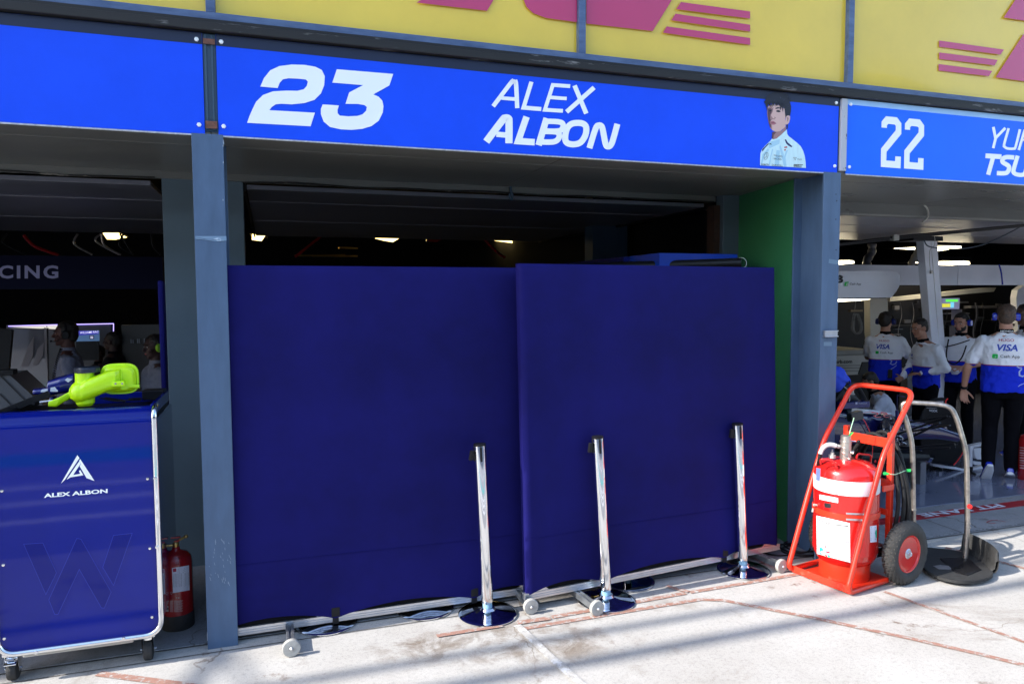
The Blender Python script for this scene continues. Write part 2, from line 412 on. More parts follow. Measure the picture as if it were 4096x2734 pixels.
# ------------------------------------------------------------------ ground
def strip(name, pts, wid, z, m, fn=None):
    mb = MB(); mb.stroke(pts, wid, lambda u, v: Vector((u, v, z))); return tag(mb.build(name, m), kind='structure')
g = MB(); g.face([g.verts([(-150, -60, 0), (150, -60, 0), (150, 60, 0), (-150, 60, 0)]) + i for i in range(4)])
tag(g.build('ground', M_ground), kind='structure')
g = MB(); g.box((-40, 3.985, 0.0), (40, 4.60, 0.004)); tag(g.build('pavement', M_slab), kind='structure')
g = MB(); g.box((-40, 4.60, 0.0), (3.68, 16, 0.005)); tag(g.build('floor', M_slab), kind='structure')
g = MB(); g.box((3.68, 4.60, 0.0), (20, 16, 0.010)); tag(g.build('floor', M_gfloor), kind='structure')
strip('pavement_joint', [(-20, 3.978), (1, 3.967), (2.5, 3.976), (20, 3.978)], 0.010, 0.0042, M_joint)
strip('pavement_joint', [(-3, 3.86), (0.9, 3.868), (1.6, 3.872)], 0.006, 0.004, M_joint)
strip('pavement_joint', [(4.3, 4.0), (20, 4.02)], 0.008, 0.0085, M_joint_w)
for x0 in (-0.62, 0.28, 4.9): strip('pavement_joint', [(x0, 3.99), (x0 + 0.02, 4.58)], 0.006, 0.0085, M_joint)
g = MB(); g.box((4.0, 4.35, 0.004), (20, 4.468, 0.008)); tag(g.build('painted_line', M_red_band), kind='structure')
g = MB(); o_ = at(4017, 2022, Z=0.012); e_ = at(3692, 2064, Z=0.012)
Lw = o_.x - e_.x
g.text('PIT LANE', 0.085, lambda u, v: Vector((o_.x - u, 4.449 - v, 0.0125)), bold=0.03, sx=Lw / 0.52 * 1.0)
bx = [v.x for v in g.v]; k_ = Lw / (max(bx) - min(bx))
g.v = [Vector((o_.x + (v.x - o_.x) * k_, v.y, v.z)) for v in g.v]
tag(g.build('painted_lettering', mat('pit_lane_white', (0.62, 0.64, 0.72), 0.6, col2=(0.35, 0.1, 0.12), vs=60, thr=(0.62, 0.7))), kind='structure')
def Gz(l, z=0.004):
    o = []
    for (x, y) in l: p = at(x, y, Z=z); o.append((p.x, p.y))
    return o
def S2(l): return [(2000 + .8923 * x, 2200 + .8923 * y) for x, y in l]
for ln, wd in ((S2([(75, 325), (225, 303)]), .042), (S2([(232, 298), (520, 246), (830, 190)]), .040), (S2([(850, 187), (1100, 146), (1340, 105), (1500, 80)]), .036),
               (S2([(90, 352), (400, 300), (700, 250), (900, 218), (1000, 222), (1415, 303), (1850, 395), (2160, 465), (2349, 512), (2700, 600)]), .036),
               (S2([(745, 160), (845, 186)]), .036), (S2([(1720, 182), (2090, 315), (2349, 408), (2700, 540)]), .030),
               ([(393, 2691), (700, 2731), (900, 2760)], .045), ([(3782, 2188), (3861, 2206), (3960, 2233), (4096, 2270), (4300, 2325)], .036),
               ([(1747, 2542), (2010, 2500)], .036)):
    strip('painted_line', Gz(ln), wd, 0.004 if len(ln) != 2 else 0.0062, M_paint)
strip('painted_line', Gz([(2069, 2500), (2200, 2625), (2330, 2740), (2700, 3100)]), .045, 0.0075, M_white_paint)
strip('floor_mark', Gz([(3946, 2087), (3968, 2079), (3990, 2079)], .0085), .008, 0.0092, M_red_band)
strip('floor_mark', Gz([(3946, 2087), (3960, 2092), (3982, 2091)], .0085), .008, 0.0098, M_red_band)
strip('floor_mark', Gz([(3984, 2080), (4000, 2081), (4023, 2086)], .0085), .008, 0.0092, M_red_band)
M_asph, _ = concrete('asphalt', (0.20, 0.20, 0.205), (0.27, 0.27, 0.275), 0.3, stain=False)
g = MB(); g.box((-150, -14, 0.0), (150, 1.9, 0.003)); tag(g.build('road', M_asph), kind='structure')
# pit lane markings behind the photographer and the pit wall across the lane
g = MB(); g.box((-60, 0.95, 0), (60, 1.07, 0.007)); g.box((-60, .35, 0), (60, .5, 0.007)); g.box((-60, -.25, 0), (60, -.1, 0.007)); tag(g.build('painted_line', M_white), kind='structure')
g = MB(); g.box((-60, -5.2, 0), (60, -5.05, 0.007)); tag(g.build('painted_line', M_white), kind='structure')
g = MB(); g.box((-60, -1.9, 0), (60, -1.2, 0.007)); tag(g.build('painted_strip', mat('teal_paint', (0.02, 0.30, 0.28), 0.6)), kind='structure')
g = MB(); g.box((-60, -14.4, 0), (60, -14, 1.1)); g.box((-60, -14.3, 1.1), (60, -14.26, 2.6))
for x in range(-60, 61, 3): g.box((x, -14.34, 1.1), (x + .08, -14.2, 3.2))
tag(g.build('pit_wall', mat('wall_paint', (0.25, 0.27, 0.32), 0.6, var=0.2, vs=0.5)), 'low painted pit wall with a fence on top across the lane', 'wall')

# unseen grandstand beyond the pit wall, added to darken reflections and low sky
gs = thing('grandstand', 'added unseen dark grandstand with steps and a flat roof across the pit lane', 'grandstand', (0, -30, 0))
M_std = mat('stand_grey', (0.07, 0.08, 0.10), 0.8, var=0.4, vs=3)
g = MB()
for k in range(16): g.box((-70, -26 - k * .9, 0), (70, -25.1 - k * .9, 2.2 + k * .5))
g.build('seat_steps', M_std, gs)
g = MB(); g.box((-72, -42, 13.5), (72, -27, 13.9)); g.build('stand_roof', M_std, gs)
for x in range(-64, 65, 16): g = MB(); g.box((x, -41, 0), (x + .4, -40.6, 13.5)); g.build('stand_column', M_std, gs)
# ------------------------------------------------------------------ building
SY = 3.918; SB, ST = 2.60, 3.083
XL, XR = -0.262, 3.545
B = thing('pit_building', 'long pit lane building with open garage bays, blue grey columns and yellow upper windows', 'building', (1.6, 4.2, 0))
def part(name, m, fnc, bevel=0.0, parent=None, smooth=False):
    mb = MB(); fnc(mb); return mb.build(name, m, parent or B, bevel=bevel, smooth=smooth)
part('beam', M_column2, lambda g: g.box((-30, 3.93, 2.612), (30, 4.1, 3.085)))
part('ledge', M_black, lambda g: (g.box((-30, 3.885, 3.088), (30, 4.2, 3.128)), g.box((-30, 3.905, 3.128), (30, 4.2, 3.150))), bevel=.004)
def colm(x0, x1, m=M_column):
    c = part('column', m, lambda g: (g.box((x0, 3.912, 0), (x1, 3.926, 2.598)), g.box((x0, 4.19, 0), (x1, 4.204, 2.598)), g.box(((x0 + x1) / 2 - .006, 3.926, 0), ((x0 + x1) / 2 + .006, 4.19, 2.598))), bevel=.0015)
    return c
cL = colm(-0.337, -0.192); cR = colm(3.474, 3.612)
for k in (-4.1, -7.9, 7.36, 11.2): colm(k, k + .14)
# worn tape and scuffs on the left column, tape and bracket on the right one
fY = lambda y: (lambda u, v: at(u, v, Y=y))
g = MB(); g.poly([(781, 944), (905, 944), (907, 962), (870, 958), (830, 956), (781, 948)], fY(3.9105)); g.poly([(781, 949), (820, 957), (870, 960), (905, 956), (905, 962), (860, 965), (815, 958), (782, 955)], fY(3.9085))
g.build('tape', M_tape, cL)
g = MB(); random.seed(3)
for k in range(34):
    x = random.uniform(835, 925); y = random.uniform(2150, 2330); a = random.uniform(.4, 1.5); l = random.uniform(4, 15)
    g.stroke([(x, y), (x + l * .3 * math.cos(a), y + l * .6), (x + l * .5 * math.cos(a), y + l)], 1.3, fY(3.9107 - k * 2e-5))
for (x, y) in ((893, 646), (892, 796), (893, 566), (895, 571), (893, 560), (892, 580)): g.stroke([(x, y), (x + .5, y + 7)], 3.4, fY(3.9095))
g.build('scuff', M_scuff, cL)
g = MB(); g.poly([(3316, 1035), (3354, 1041), (3350, 1058), (3314, 1052)], fY(3.9105)); g.poly([(3295, 1367), (3327, 1367), (3327, 1383), (3295, 1383)], fY(3.9105)); g.build('tape', mat('tape_dull', (0.14, 0.22, 0.30), 0.3), cR)
g = MB(); p0 = at(3294, 1325, Y=3.91); p1 = at(3344, 1342, Y=3.91)
g.box((p0.x, 3.895, p1.z), (p1.x, 3.912, p0.z)); g.box((p0.x - .006, 3.885, p0.z), (p1.x, 3.912, p0.z + .006)); g.box((p0.x - .006, 3.885, p1.z - .006), (p1.x, 3.912, p1.z)); g.build('bracket', M_alu, cR, bevel=.002)
g = MB()
for (x, y) in ((3344, 777), (3347, 803), (3343, 877), (3344, 1000)): p = at(x, y, Y=3.91); g.lathe([(.004, 0), (.004, .001)], 10, p, rotm('X', 90))
g.build('screw_hole', M_ink, cR)
# rear pillars, green side panel
part('rear_pillar', M_pillar, lambda g: g.box((-0.63, 5.17, 0), (-0.14, 5.30, 2.6)), bevel=.004)
part('rear_pillar', M_pillar, lambda g: g.box((3.50, 5.06, 0), (3.665, 5.16, 2.6)), bevel=.004)
part('rear_pillar', mat('rust', (0.045, 0.02, 0.012), 0.8, var=0.5, vs=20), lambda g: g.box((3.44, 5.10, 0), (3.497, 5.2, 2.52)))
part('rear_pillar', M_column2, lambda g: g.box((3.2, 6.9, 0), (3.6, 7.1, 2.9)))
gp = part('side_panel', M_green, lambda g: (g.loft([((3.51, 4.206, z), (.0075, 0, 0), (0, .001, 0)) for z in (0, 2.598)], 4), None))
gp.data.clear_geometry()
bpy.data.objects.remove(gp)
g = MB(); n = g.verts([(3.503, 4.206, 0), (3.515, 4.206, 0), (3.66, 5.058, 0), (3.648, 5.058, 0), (3.503, 4.206, 2.598), (3.515, 4.206, 2.598), (3.66, 5.058, 2.598), (3.648, 5.058, 2.598)])
for q in ((0, 3, 2, 1), (4, 5, 6, 7), (0, 1, 5, 4), (1, 2, 6, 5), (2, 3, 7, 6), (3, 0, 4, 7)): g.face(n + i for i in q)
tag(g.build('side_panel', M_green, B), 'green speckled side panel')
# soffits
for (a, b, m) in ((-8, -0.25, M_soffit), (-0.246, 1.655, M_soffit), (1.661, 3.54, M_soffit), (3.545, 5.55, M_soffit_r), (5.556, 7.4, M_soffit_r), (7.405, 12, M_soffit_r)):
    part('soffit', m, lambda g: (g.box((a, 3.932, 2.600), (b, 4.225, 2.611)), g.box((a, 4.231, 2.600), (b, 5.15, 2.611))), bevel=.002)
part('lintel', M_soffit, lambda g: g.box((-8, 5.151, 2.555), (3.49, 5.20, 2.640)))
part('lintel', M_soffit_r, lambda g: g.box((3.67, 5.151, 2.486), (12, 5.22, 2.640)), bevel=.02)
# grimy seal hanging from the lintels
g = MB()
for (xa, xb) in ((-8, -.64), (-.13, 3.48)):
    pts = []; x = xa
    while x < xb: pts.append(Vector((x, 5.148 + random.uniform(-.004, .004), 2.553 + noise.noise(Vector((x * 2.3, 0, 0))) * .014))); x += .045
    g.tube(pts, .006, 5)
g.build('door_seal', mat('seal', (0.02, 0.018, 0.016), 0.6, col2=(0.35, 0.32, 0.28), vs=6, thr=(0.58, 0.66), stretch=(1, 4, 4)), B)
# overhead doors
def door(x0, x1, z, m, ys, skew=0):
    def f(g):
        for a, b in zip(ys[:-1], ys[1:]): g.box((x0, a + .003, z), (x1, b - .003, z + .03))
    d = part('overhead_door', m, f, bevel=.003)
    mb = MB()
    for y in ys[1:-1]: mb.box((x0, y - .004, z - .003), (x1, y + .004, z - .0005))
    mb.build('panel_joint', mat('door_joint', (0.35, 0.34, 0.38), 0.4), d); return d
door(-8, -0.70, 2.515, M_door, (5.21, 6.0, 7.5, 9.15))
door(-0.12, 3.42, 2.515, M_door, (5.21, 5.85, 7.3, 9.15))
door(3.9, 12, 2.50, M_door_w, (5.23, 5.95, 6.65, 7.6))
for bb_ in (((3.46, 5.2, 2.50), (3.50, 9.2, 2.56)), ((-.14, 5.2, 2.50), (-.125, 9.2, 2.56))): part('door_track', M_blk, lambda g: g.box(*bb_))
# upper storey
YW = 3.955
mx = [at(842, 30, Y=3.93).x, at(2327, 120, Y=3.93).x, at(3398, 310, Y=3.93).x]
part('window_rail', M_frame, lambda g: (g.box((-30, 3.915, 3.150), (30, 3.99, 3.186))), bevel=.003)
sp = (mx[2] - mx[0]) / 2
xs = sorted([mx[0] + sp * k for k in range(-4, 0)] + mx + [mx[2] + sp * k for k in range(1, 5)])
M_yel = mat('yellow_film', (0.80, 0.56, 0.055), 0.22, var=0.08, vs=1.3, bump=0.12, bs=1.6, coat=0.3)
M_mag = mat('magenta_film', (0.52, 0.035, 0.13), 0.25, var=0.05, vs=2, coat=0.3)
for i, x in enumerate(xs):
    mn = part('mullion', M_frame, lambda g: g.box((x - .022, 3.92, 3.187), (x + .022, 3.985, 4.6)), bevel=.003)
for a, b in zip(xs[:-1], xs[1:]):
    g = MB(); nx, nz = 14, 10; N0 = len(g.v)
    for j in range(nz + 1):
        for i in range(nx + 1):
            u = a + .022 + (b - a - .044) * i / nx; v = 3.187 + 1.4 * j / nz
            g.v.append(Vector((u, YW + .006 * noise.noise(Vector((u * 1.7, v * 2.2, 0))), v)))
    for j in range(nz):
        for i in range(nx): q = N0 + j * (nx + 1) + i; g.face((q, q + 1, q + nx + 2, q + nx + 1))
    pn = g.build('window_pane', M_yel, B, smooth=True)
g = MB(); f = fY(YW - .0105)
T5 = lambda l: [(1500 + 1.1051 * x, 1.1051 * y) for x, y in l]
shapes = [T5([(150, 10), (405, 40), (445, -25), (560, -160), (250, -160), (175, -5)]), T5([(1108, 8), (1358, 42), (1358, 68), (1090, 34)]),
          T5([(1088, 50), (1358, 90), (1358, 115), (1072, 74)]), T5([(1056, 96), (1358, 138), (1358, 163), (1042, 119)]),
          T5([(2042, 147), (2277, 180), (2264, 198), (2042, 170)]), T5([(2042, 190), (2254, 217), (2243, 237), (2042, 214)]), T5([(2040, 232), (2235, 257), (2222, 276), (2040, 256)]),
          T5([(2318, 0), (2276, 64), (2700, 130), (2740, -60), (2360, -60)]), T5([(2349, 122), (2247, 280), (2560, 325), (2600, 165)])]
for s_ in shapes + [T5([(540, -60), (538, 0), (548, 25), (572, 48), (620, 66), (731, 81), (731, -60)]), T5([(765, -60), (765, 86), (1005, 113), (1075, 0), (1110, -60)])]: g = MB(); g.poly(s_, f); g.build('window_graphic', M_mag, B)
part('upper_wall', mat('render_grey', (0.35, 0.36, 0.38), 0.8, var=0.1, vs=1), lambda g: g.box((-40, 3.97, 4.6), (40, 12, 7.0)))
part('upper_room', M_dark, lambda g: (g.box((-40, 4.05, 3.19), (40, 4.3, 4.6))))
part('roof', mat('roof_metal', (0.4, 0.4, 0.42), 0.6), lambda g: g.box((-40, 3.31, 7.0), (40, 17, 7.2)))
# pipe rails and braces in front of the roof edge (their shadows cross the lane)
def railp(g):
    for (y, z, r) in ((2.83, 7.25, .036), (2.56, 7.25, .050)): g.tube([(-40, y, z), (40, y, z)], r, 8)
    for x in range(-38, 40, 7):
        g.tube([(x, 3.31, 7.1), (x, 2.56, 7.25)], .02, 6)
        g.tube([(x - .45, 2.56, 7.25), (x - .1, 3.31, 7.15)], .04, 6)
part('roof_rail', M_alu_dull, railp)
# interior shell
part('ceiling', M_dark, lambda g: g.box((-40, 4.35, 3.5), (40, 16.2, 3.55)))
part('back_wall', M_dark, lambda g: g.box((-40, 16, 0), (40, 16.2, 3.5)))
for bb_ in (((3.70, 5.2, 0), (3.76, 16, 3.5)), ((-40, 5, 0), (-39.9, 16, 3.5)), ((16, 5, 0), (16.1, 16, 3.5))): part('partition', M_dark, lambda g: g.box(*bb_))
# overhead pipes and hoses in the dark bays
g = MB()
for (p, q) in (((1180, 1022), (1380, 1020)), ((1355, 990), (1430, 993)), ((2090, 996), (2200, 998)), ((1250, 1022), (1430, 1024))):
    a = at(*p, Y=11); b = at(*q, Y=11.2); g = MB(); g.tube([a, b], .014, 6); g.build('service_pipe', M_brass, B)
g = MB()
for l in ([(1290, 940), (1215, 1000), (1180, 1028)], [(1780, 942), (1750, 962), (1705, 960)], [(1930, 950), (1990, 1010), (2020, 1030)], [(2190, 990), (2150, 1030)], [(2300, 960), (2310, 1010), (2350, 1040), (2410, 1030), (2415, 950)], [(95, 940), (140, 985), (235, 1020)]):
    g = MB(); g.tube(spline([at(x, y, Y=10.2) for x, y in l], 6), .02, 6); g.build('service_hose', M_reddark, B)
# hook of the soffit
for (pts, m, yy) in (([(2043, 742), (2043, 760), (2046, 772), (2050, 785), (2046, 797), (2040, 790), (2038, 775)], M_column2, 5.13), ([(3694, 818), (3707, 832), (3713, 850), (3711, 866), (3700, 880), (3690, 886)], M_cab, 5.12)):
    g = MB(); g.tube(spline([at(x, y, Y=yy) for x, y in pts], 5), .010 if yy > 5.125 else .008, 8); tag(g.build('soffit_hook', m, B, smooth=True), None)

# ------------------------------------------------------------------ ceiling lamps
def lamp(px_, label, Y=11.0, m=M_lamp, group='strip lamps glowing inside the garages'):
    P = [at(x, y, Y=Y) for x, y in px_]
    c = sum(P, Vector()) / 4; t = thing('ceiling_lamp', label, 'lamp', c, 0, group)
    g = MB(); n = g.verts(P); 
    off = Vector((0, .9, .1)); m2 = g.verts([p + off for p in P])
    for q in ((0, 1, 2, 3), (4, 7, 6, 5), (0, 4, 5, 1), (1, 5, 6, 2), (2, 6, 7, 3), (3, 7, 4, 0)): g.face(n + i for i in q)
    g.build('diffuser', m, t)
    g = MB(); a, b = P[0], P[1]; g.box((min(a.x, b.x) - .03, Y - .02, max(a.z, b.z) + .01), (max(a.x, b.x) + .03, Y + 1.0, max(a.z, b.z) + .07)); g.build('housing', M_dark, t)
lamp([(411, 932), (469, 932), (462, 958), (428, 957)], 'glowing ceiling lamp seen in the leftmost garage bay')
lamp([(1008, 937), (1064, 938), (1046, 964), (1008, 959)], 'glowing ceiling lamp just right of the left column')
lamp([(1556, 941), (1616, 942), (1571, 968), (1534, 962)], 'glowing ceiling lamp above the first blue screen, middle one of three')
lamp([(2060, 945), (2126, 945), (2050, 972), (2010, 966)], 'glowing ceiling lamp just left of the edge between the two blue screens')
lamp([(3742, 1000), (3845, 985), (3846, 991), (3746, 1004)], 'upper glowing strip lamp right of the white leaning post', 9, M_lampw)
lamp([(3765, 1060), (3878, 1046), (3880, 1056), (3840, 1061)], 'lower glowing strip lamp just above the glossy white fascia', 8.5, M_lampw)
lamp([(3355, 1048), (3415, 1043), (3418, 1052), (3356, 1058)], 'glowing strip lamp beside the right column above the fascia', 8.5, M_lampw)

# ------------------------------------------------------------------ sign boards
SC = .7237
def C4(l): return [(900 + SC * x, 150 + SC * y) for x, y in l]
def board(label, x0, x1, m, mstrip, sz0=3.028):
    t = thing('sign_board', label, 'sign', ((x0 + x1) / 2, SY, SB), 0, 'driver name boards over the garage bays')
    mb = MB(); mb.box((x0, SY, SB - .004), (x1, SY + .008, ST)); mb.build('panel', m, t, bevel=.001)
    mb = MB(); mb.box((x0 + .001, SY - .0012, sz0), (x1 - .001, SY - .0002, ST - .001)); mb.build('stripe', mstrip, t)
    mb = MB(); mb.box((x0, SY - .0015, SB - .012), (x1, SY + .01, SB - .005)); mb.build('trim', M_alu_edge, t)
    for bxx in (x0 + .025, x1 - .025):
        for bz in (SB + .04, ST - .035):
            mb = MB(); mb.lathe([(.011, 0), (.011, .006), (.008, .009), (0.0001, .010)], 6, (bxx, SY - .001, bz), rotm('X', 90)); mb.build('bolt', M_printwhite, t)
    return t
zs = at(2000, 390, Y=SY)
t23 = board('blue driver name board with large white 23 and a driver portrait', -0.213, 3.585, M_signblue, M_signnavy)
tL = board('plain blue board with dark top stripe over the left bay', -4.05, -0.275, M_signblue, M_signnavy)
t22 = board('blue name board with white 22 and a pale top stripe', 3.655, 7.36, M_signblue2, M_signsky, 3.046)
fs = fY(SY - .002)
g = MB()
two = [(122, 472), (135, 435), (150, 400), (172, 355), (210, 318), (265, 298), (340, 294), (400, 295), (435, 287), (452, 268), (458, 245), (447, 233), (400, 228), (350, 226), (320, 232), (302, 252), (291, 280), (195, 272), (215, 225), (250, 182), (300, 159), (370, 150), (440, 152), (500, 162), (535, 180), (552, 215), (548, 265), (530, 310), (495, 345), (440, 363), (370, 370), (310, 367), (280, 370), (258, 385), (245, 402), (497, 416), (473, 491)]
three = [(618, 176), (930, 202), (908, 266), (820, 315), (850, 328), (870, 350), (876, 380), (872, 415), (850, 460), (810, 490), (760, 505), (700, 511), (640, 508), (580, 495), (545, 465), (530, 425), (530, 395), (540, 370), (630, 376), (622, 400), (623, 420), (635, 432), (680, 436), (730, 434), (760, 425), (780, 405), (784, 385), (770, 374), (735, 368), (666, 367), (686, 304), (763, 264), (593, 250)]
g.poly(C4(two), fs); g.poly(C4(three), fs)
g.build('number', M_printwhite, t23)
g = MB(); k = SC
def st(l, wd, dy=0.0, closed=False, T=C4, kk=None): g.stroke(T(l), wd * (kk or SC), fY(SY - .002 - dy), closed)
st(spline([(1482, 381), (1575, 258), (1590, 245), (1603, 246), (1609, 262), (1615, 391)], 4), 24); st([(1528, 335), (1606, 341)], 20, .0005)
st([(1694, 245), (1650, 388), (1748, 396)], 23)
st([(1908, 270), (1812, 263), (1768, 400), (1868, 406)], 21); st([(1792, 331), (1889, 338)], 20, .0005)
st([(1932, 266), (1997, 421)], 25); st([(2040, 277), (1888, 412)], 25, .0005)
st(spline([(1444, 576), (1530, 462), (1548, 446), (1566, 448), (1570, 470), (1569, 585)], 4), 40); st([(1500, 535), (1560, 540)], 30, .0005)
st([(1667, 438), (1620, 573), (1712, 579)], 36)
st([(1733, 596), (1778, 446)], 36); st(spline([(1770, 463), (1840, 466), (1866, 476), (1866, 500), (1842, 517), (1752, 516)], 4), 30, .0005); st(spline([(1752, 519), (1830, 522), (1848, 540), (1838, 566), (1808, 578), (1738, 577)], 4), 31, .001)
st(spline([(1930, 474), (1975, 475), (1996, 496), (1992, 540), (1965, 580), (1925, 591), (1890, 582), (1880, 555), (1888, 510), (1905, 485)], 4, True), 34, 0, True)
st(spline([(2014, 612), (2048, 505), (2066, 486), (2082, 492), (2090, 520), (2104, 590), (2118, 603), (2134, 592), (2146, 560), (2169, 478)], 4), 33)
g.build('lettering', M_printwhite, t23)
# 22 board
g = MB(); T3 = lambda l: [(3600 + .319 * x, 300 + .319 * y) for x, y in l]
d2 = [(115, 545), (250, 558), (303, 632), (302, 765), (122, 985), (118, 1092), (225, 1100), (228, 1040), (297, 1045), (292, 1190), (50, 1172), (54, 945), (233, 720), (235, 665), (220, 648), (145, 640), (128, 655), (126, 690), (60, 685), (62, 610)]
sft = at(3636.7, 473.9, Y=SY) - at(3543.9, 464.3, Y=SY)
g.poly(T3(d2), fs); g.poly(T3(d2), lambda u, v: at(u, v, Y=SY - .002) - Vector((sft.x, 0, 0)))
g.build('number', M_printwhite, t22)
g = MB()
def s3(l, wd, dy=0.0, closed=False): st(l, wd, dy, closed, T3, .319)
s3([(1170, 652), (1198, 795)], 36); s3([(1322, 664), (1200, 790), (1168, 918)], 34, .0005)
s3(spline([(1363, 668), (1306, 870), (1318, 905), (1352, 922), (1420, 924), (1450, 898), (1504, 682)], 3), 32)
s3([(1565, 687), (1489, 942)], 32); s3([(1720, 700), (1560, 815), (1660, 955)], 30, .0005)
s3([(1072, 1013), (1272, 1026)], 60); s3([(1165, 1040), (1105, 1252)], 54, .0005)
s3(spline([(1432, 1035), (1340, 1030), (1290, 1050), (1290, 1095), (1355, 1135), (1368, 1175), (1345, 1220), (1300, 1233), (1214, 1230)], 3), 56)
s3(spline([(1476, 1012), (1424, 1190), (1434, 1232), (1480, 1250), (1535, 1252), (1570, 1220), (1630, 1020)], 3), 52)
g.build('lettering', M_printwhite, t22)
# joint hardware between boards
g = MB(); g.box((-.272, 3.922, 2.62), (-.216, 3.929, 3.08)); 
for x in (-.262, -.232): g.box((x - .004, 3.914, 2.62), (x + .004, 3.922, 3.075))
g.build('cover_strip', M_column2, B)
g = MB(); g.box((-.271, 3.908, 2.625), (-.217, 3.913, 2.66)); g.box((-.271, 3.908, 3.03), (-.217, 3.913, 3.055)); g.build('clamp', mat('rusty', (0.16, 0.07, 0.05), 0.8, var=0.5, vs=60), B)
g = MB(); g.box((3.600, 3.905, 2.61), (3.648, 3.929, 3.08)); g.build('cover_strip', mat('flaking_white', (0.45, 0.47, 0.52), 0.6, col2=(0.03, 0.03, 0.03), vs=12, thr=(0.62, 0.66), stretch=(3, 3, 1)), B, bevel=.004)

# ------------------------------------------------------------------ printed portrait on the board
PC = .2232
def CP(l): return [(2950 + PC * x, 350 + PC * y) for x, y in l]
pm = [mat('print_suit', (0.62, 0.84, 0.86), 0.4, var=0.07, vs=14, stretch=(4, 1, 0.7)), mat('print_skin', (0.66, 0.43, 0.38), 0.4), mat('print_shadow_skin', (0.10, 0.045, 0.06), 0.4), mat('print_hair', (0.010, 0.010, 0.020), 0.4),
      mat('print_navy', (0.01, 0.02, 0.12), 0.4), mat('print_lips', (0.42, 0.14, 0.17), 0.4), mat('print_fold', (0.40, 0.66, 0.78), 0.4), mat('print_red', (0.5, 0.03, 0.03), 0.4), mat('print_halfskin', (0.36, 0.20, 0.19), 0.4), M_ink, mat('print_strand', (0.05, 0.055, 0.085), 0.4)]
g = MB()
layers = [
 (0, [(405, 1395), (405, 1280), (412, 1180), (440, 1105), (500, 1040), (556, 985), (590, 955), (615, 920), (640, 930), (700, 910), (780, 850), (885, 752), (890, 830), (915, 870), (985, 925), (1060, 985), (1130, 1050), (1175, 1130), (1205, 1230), (1220, 1330), (1226, 1442)]),
 (6, [(640, 1110), (600, 1250), (585, 1395), (560, 1398), (585, 1240), (620, 1100)]),
 (6, [(770, 1030), (830, 1200), (870, 1420), (830, 1415), (790, 1230), (750, 1060)]),
 (6, [(545, 1090), (570, 1120), (480, 1230), (440, 1390), (415, 1385), (450, 1200)]),
 (6, [(700, 1120), (760, 1130), (745, 1400), (660, 1402), (680, 1250)]),
 (6, [(905, 1120), (860, 1250), (880, 1420), (850, 1418), (835, 1240), (870, 1130)]),
 (4, [(440, 1110), (560, 990), (556, 1020), (490, 1090), (445, 1150)]),
 (4, [(845, 935), (868, 928), (900, 985), (985, 1055), (965, 1072), (910, 1040), (870, 1000)]),
 (8, [(622, 800), (800, 770), (870, 690), (870, 755), (780, 850), (700, 915), (640, 930), (615, 905)]),
 (2, [(622, 800), (700, 800), (650, 850), (640, 925), (615, 905)]),
 (6, [(555, 985), (600, 965), (640, 960), (760, 930), (750, 1010), (640, 1060), (570, 1092)]),
 (1, [(533, 380), (560, 330), (640, 300), (760, 320), (840, 380), (862, 450), (858, 560), (862, 640), (860, 700), (820, 740), (760, 785), (690, 795), (630, 770), (590, 730), (560, 640), (545, 540), (530, 470)]),
 (8, [(530, 370), (600, 330), (640, 380), (632, 430), (600, 500), (640, 560), (600, 600), (615, 650), (620, 760), (585, 720), (560, 640), (545, 560), (530, 470)]),
 (2, [(538, 380), (590, 370), (620, 400), (610, 450), (590, 490), (585, 560), (600, 590), (578, 610), (580, 640), (600, 660), (600, 730), (580, 705), (562, 640), (548, 540), (540, 470)]),
 (1, [(868, 540), (880, 508), (920, 500), (945, 520), (942, 570), (925, 630), (895, 662), (868, 668), (856, 640)]),
 (8, [(882, 540), (905, 530), (918, 560), (905, 600), (885, 620), (890, 580)]),
 (5, [(585, 618), (625, 598), (650, 602), (700, 645), (660, 668), (620, 668), (598, 650)]),
 (9, [(598, 634), (650, 630), (702, 648), (650, 640), (600, 642)]),
 (8, [(600, 535), (630, 555), (668, 558), (655, 525), (690, 540), (665, 575), (620, 572)]),
 (9, [(690, 420), (720, 405), (755, 410), (775, 440), (735, 445), (700, 438)]),
 (3, [(672, 372), (720, 352), (765, 362), (790, 385), (740, 375), (690, 388)]),
 (9, [(565, 410), (585, 398), (612, 412), (600, 430), (570, 432)]),
 (3, [(495, 300), (505, 200), (560, 130), (640, 90), (720, 78), (800, 95), (880, 160), (935, 240), (960, 340), (958, 430), (940, 510), (900, 500), (872, 520), (862, 550), (850, 460), (845, 400), (828, 350), (812, 450), (795, 350), (772, 420), (760, 335), (735, 300), (700, 335), (672, 285), (640, 312), (612, 268), (575, 335), (552, 300), (530, 420), (520, 360)]),
 (3, [(880, 665), (905, 655), (898, 740), (880, 748)]),
 (7, [(835, 1065), (890, 1055), (892, 1080), (838, 1085)]), (7, [(832, 1110), (875, 1105), (850, 1140)]),
 (9, [(570, 1005), (600, 1000), (618, 1030), (600, 1020), (578, 1022)])]
random.seed(21)
for k in range(60):
    a = random.uniform(.15, math.pi - .15); cx_, cy_ = 728 + 225 * math.cos(a), 300 - 205 * math.sin(a); l_ = random.uniform(20, 60); b_ = a + random.uniform(-1.1, 1.1)
    layers.append((3, [(cx_ - 14 * math.sin(b_), cy_ - 14 * math.cos(b_)), (cx_ + l_ * math.cos(b_) * .8, cy_ - l_ * math.sin(b_) * .6), (cx_ + 14 * math.sin(b_), cy_ + 14 * math.cos(b_))]))
for k in range(26):
    x_ = random.uniform(560, 860); y_ = random.uniform(260, 310); layers.append((3, [(x_ - 9, y_ - 30), (x_ + 9, y_ - 30), (x_ + random.uniform(-22, 22), y_ + random.uniform(20, 75))]))
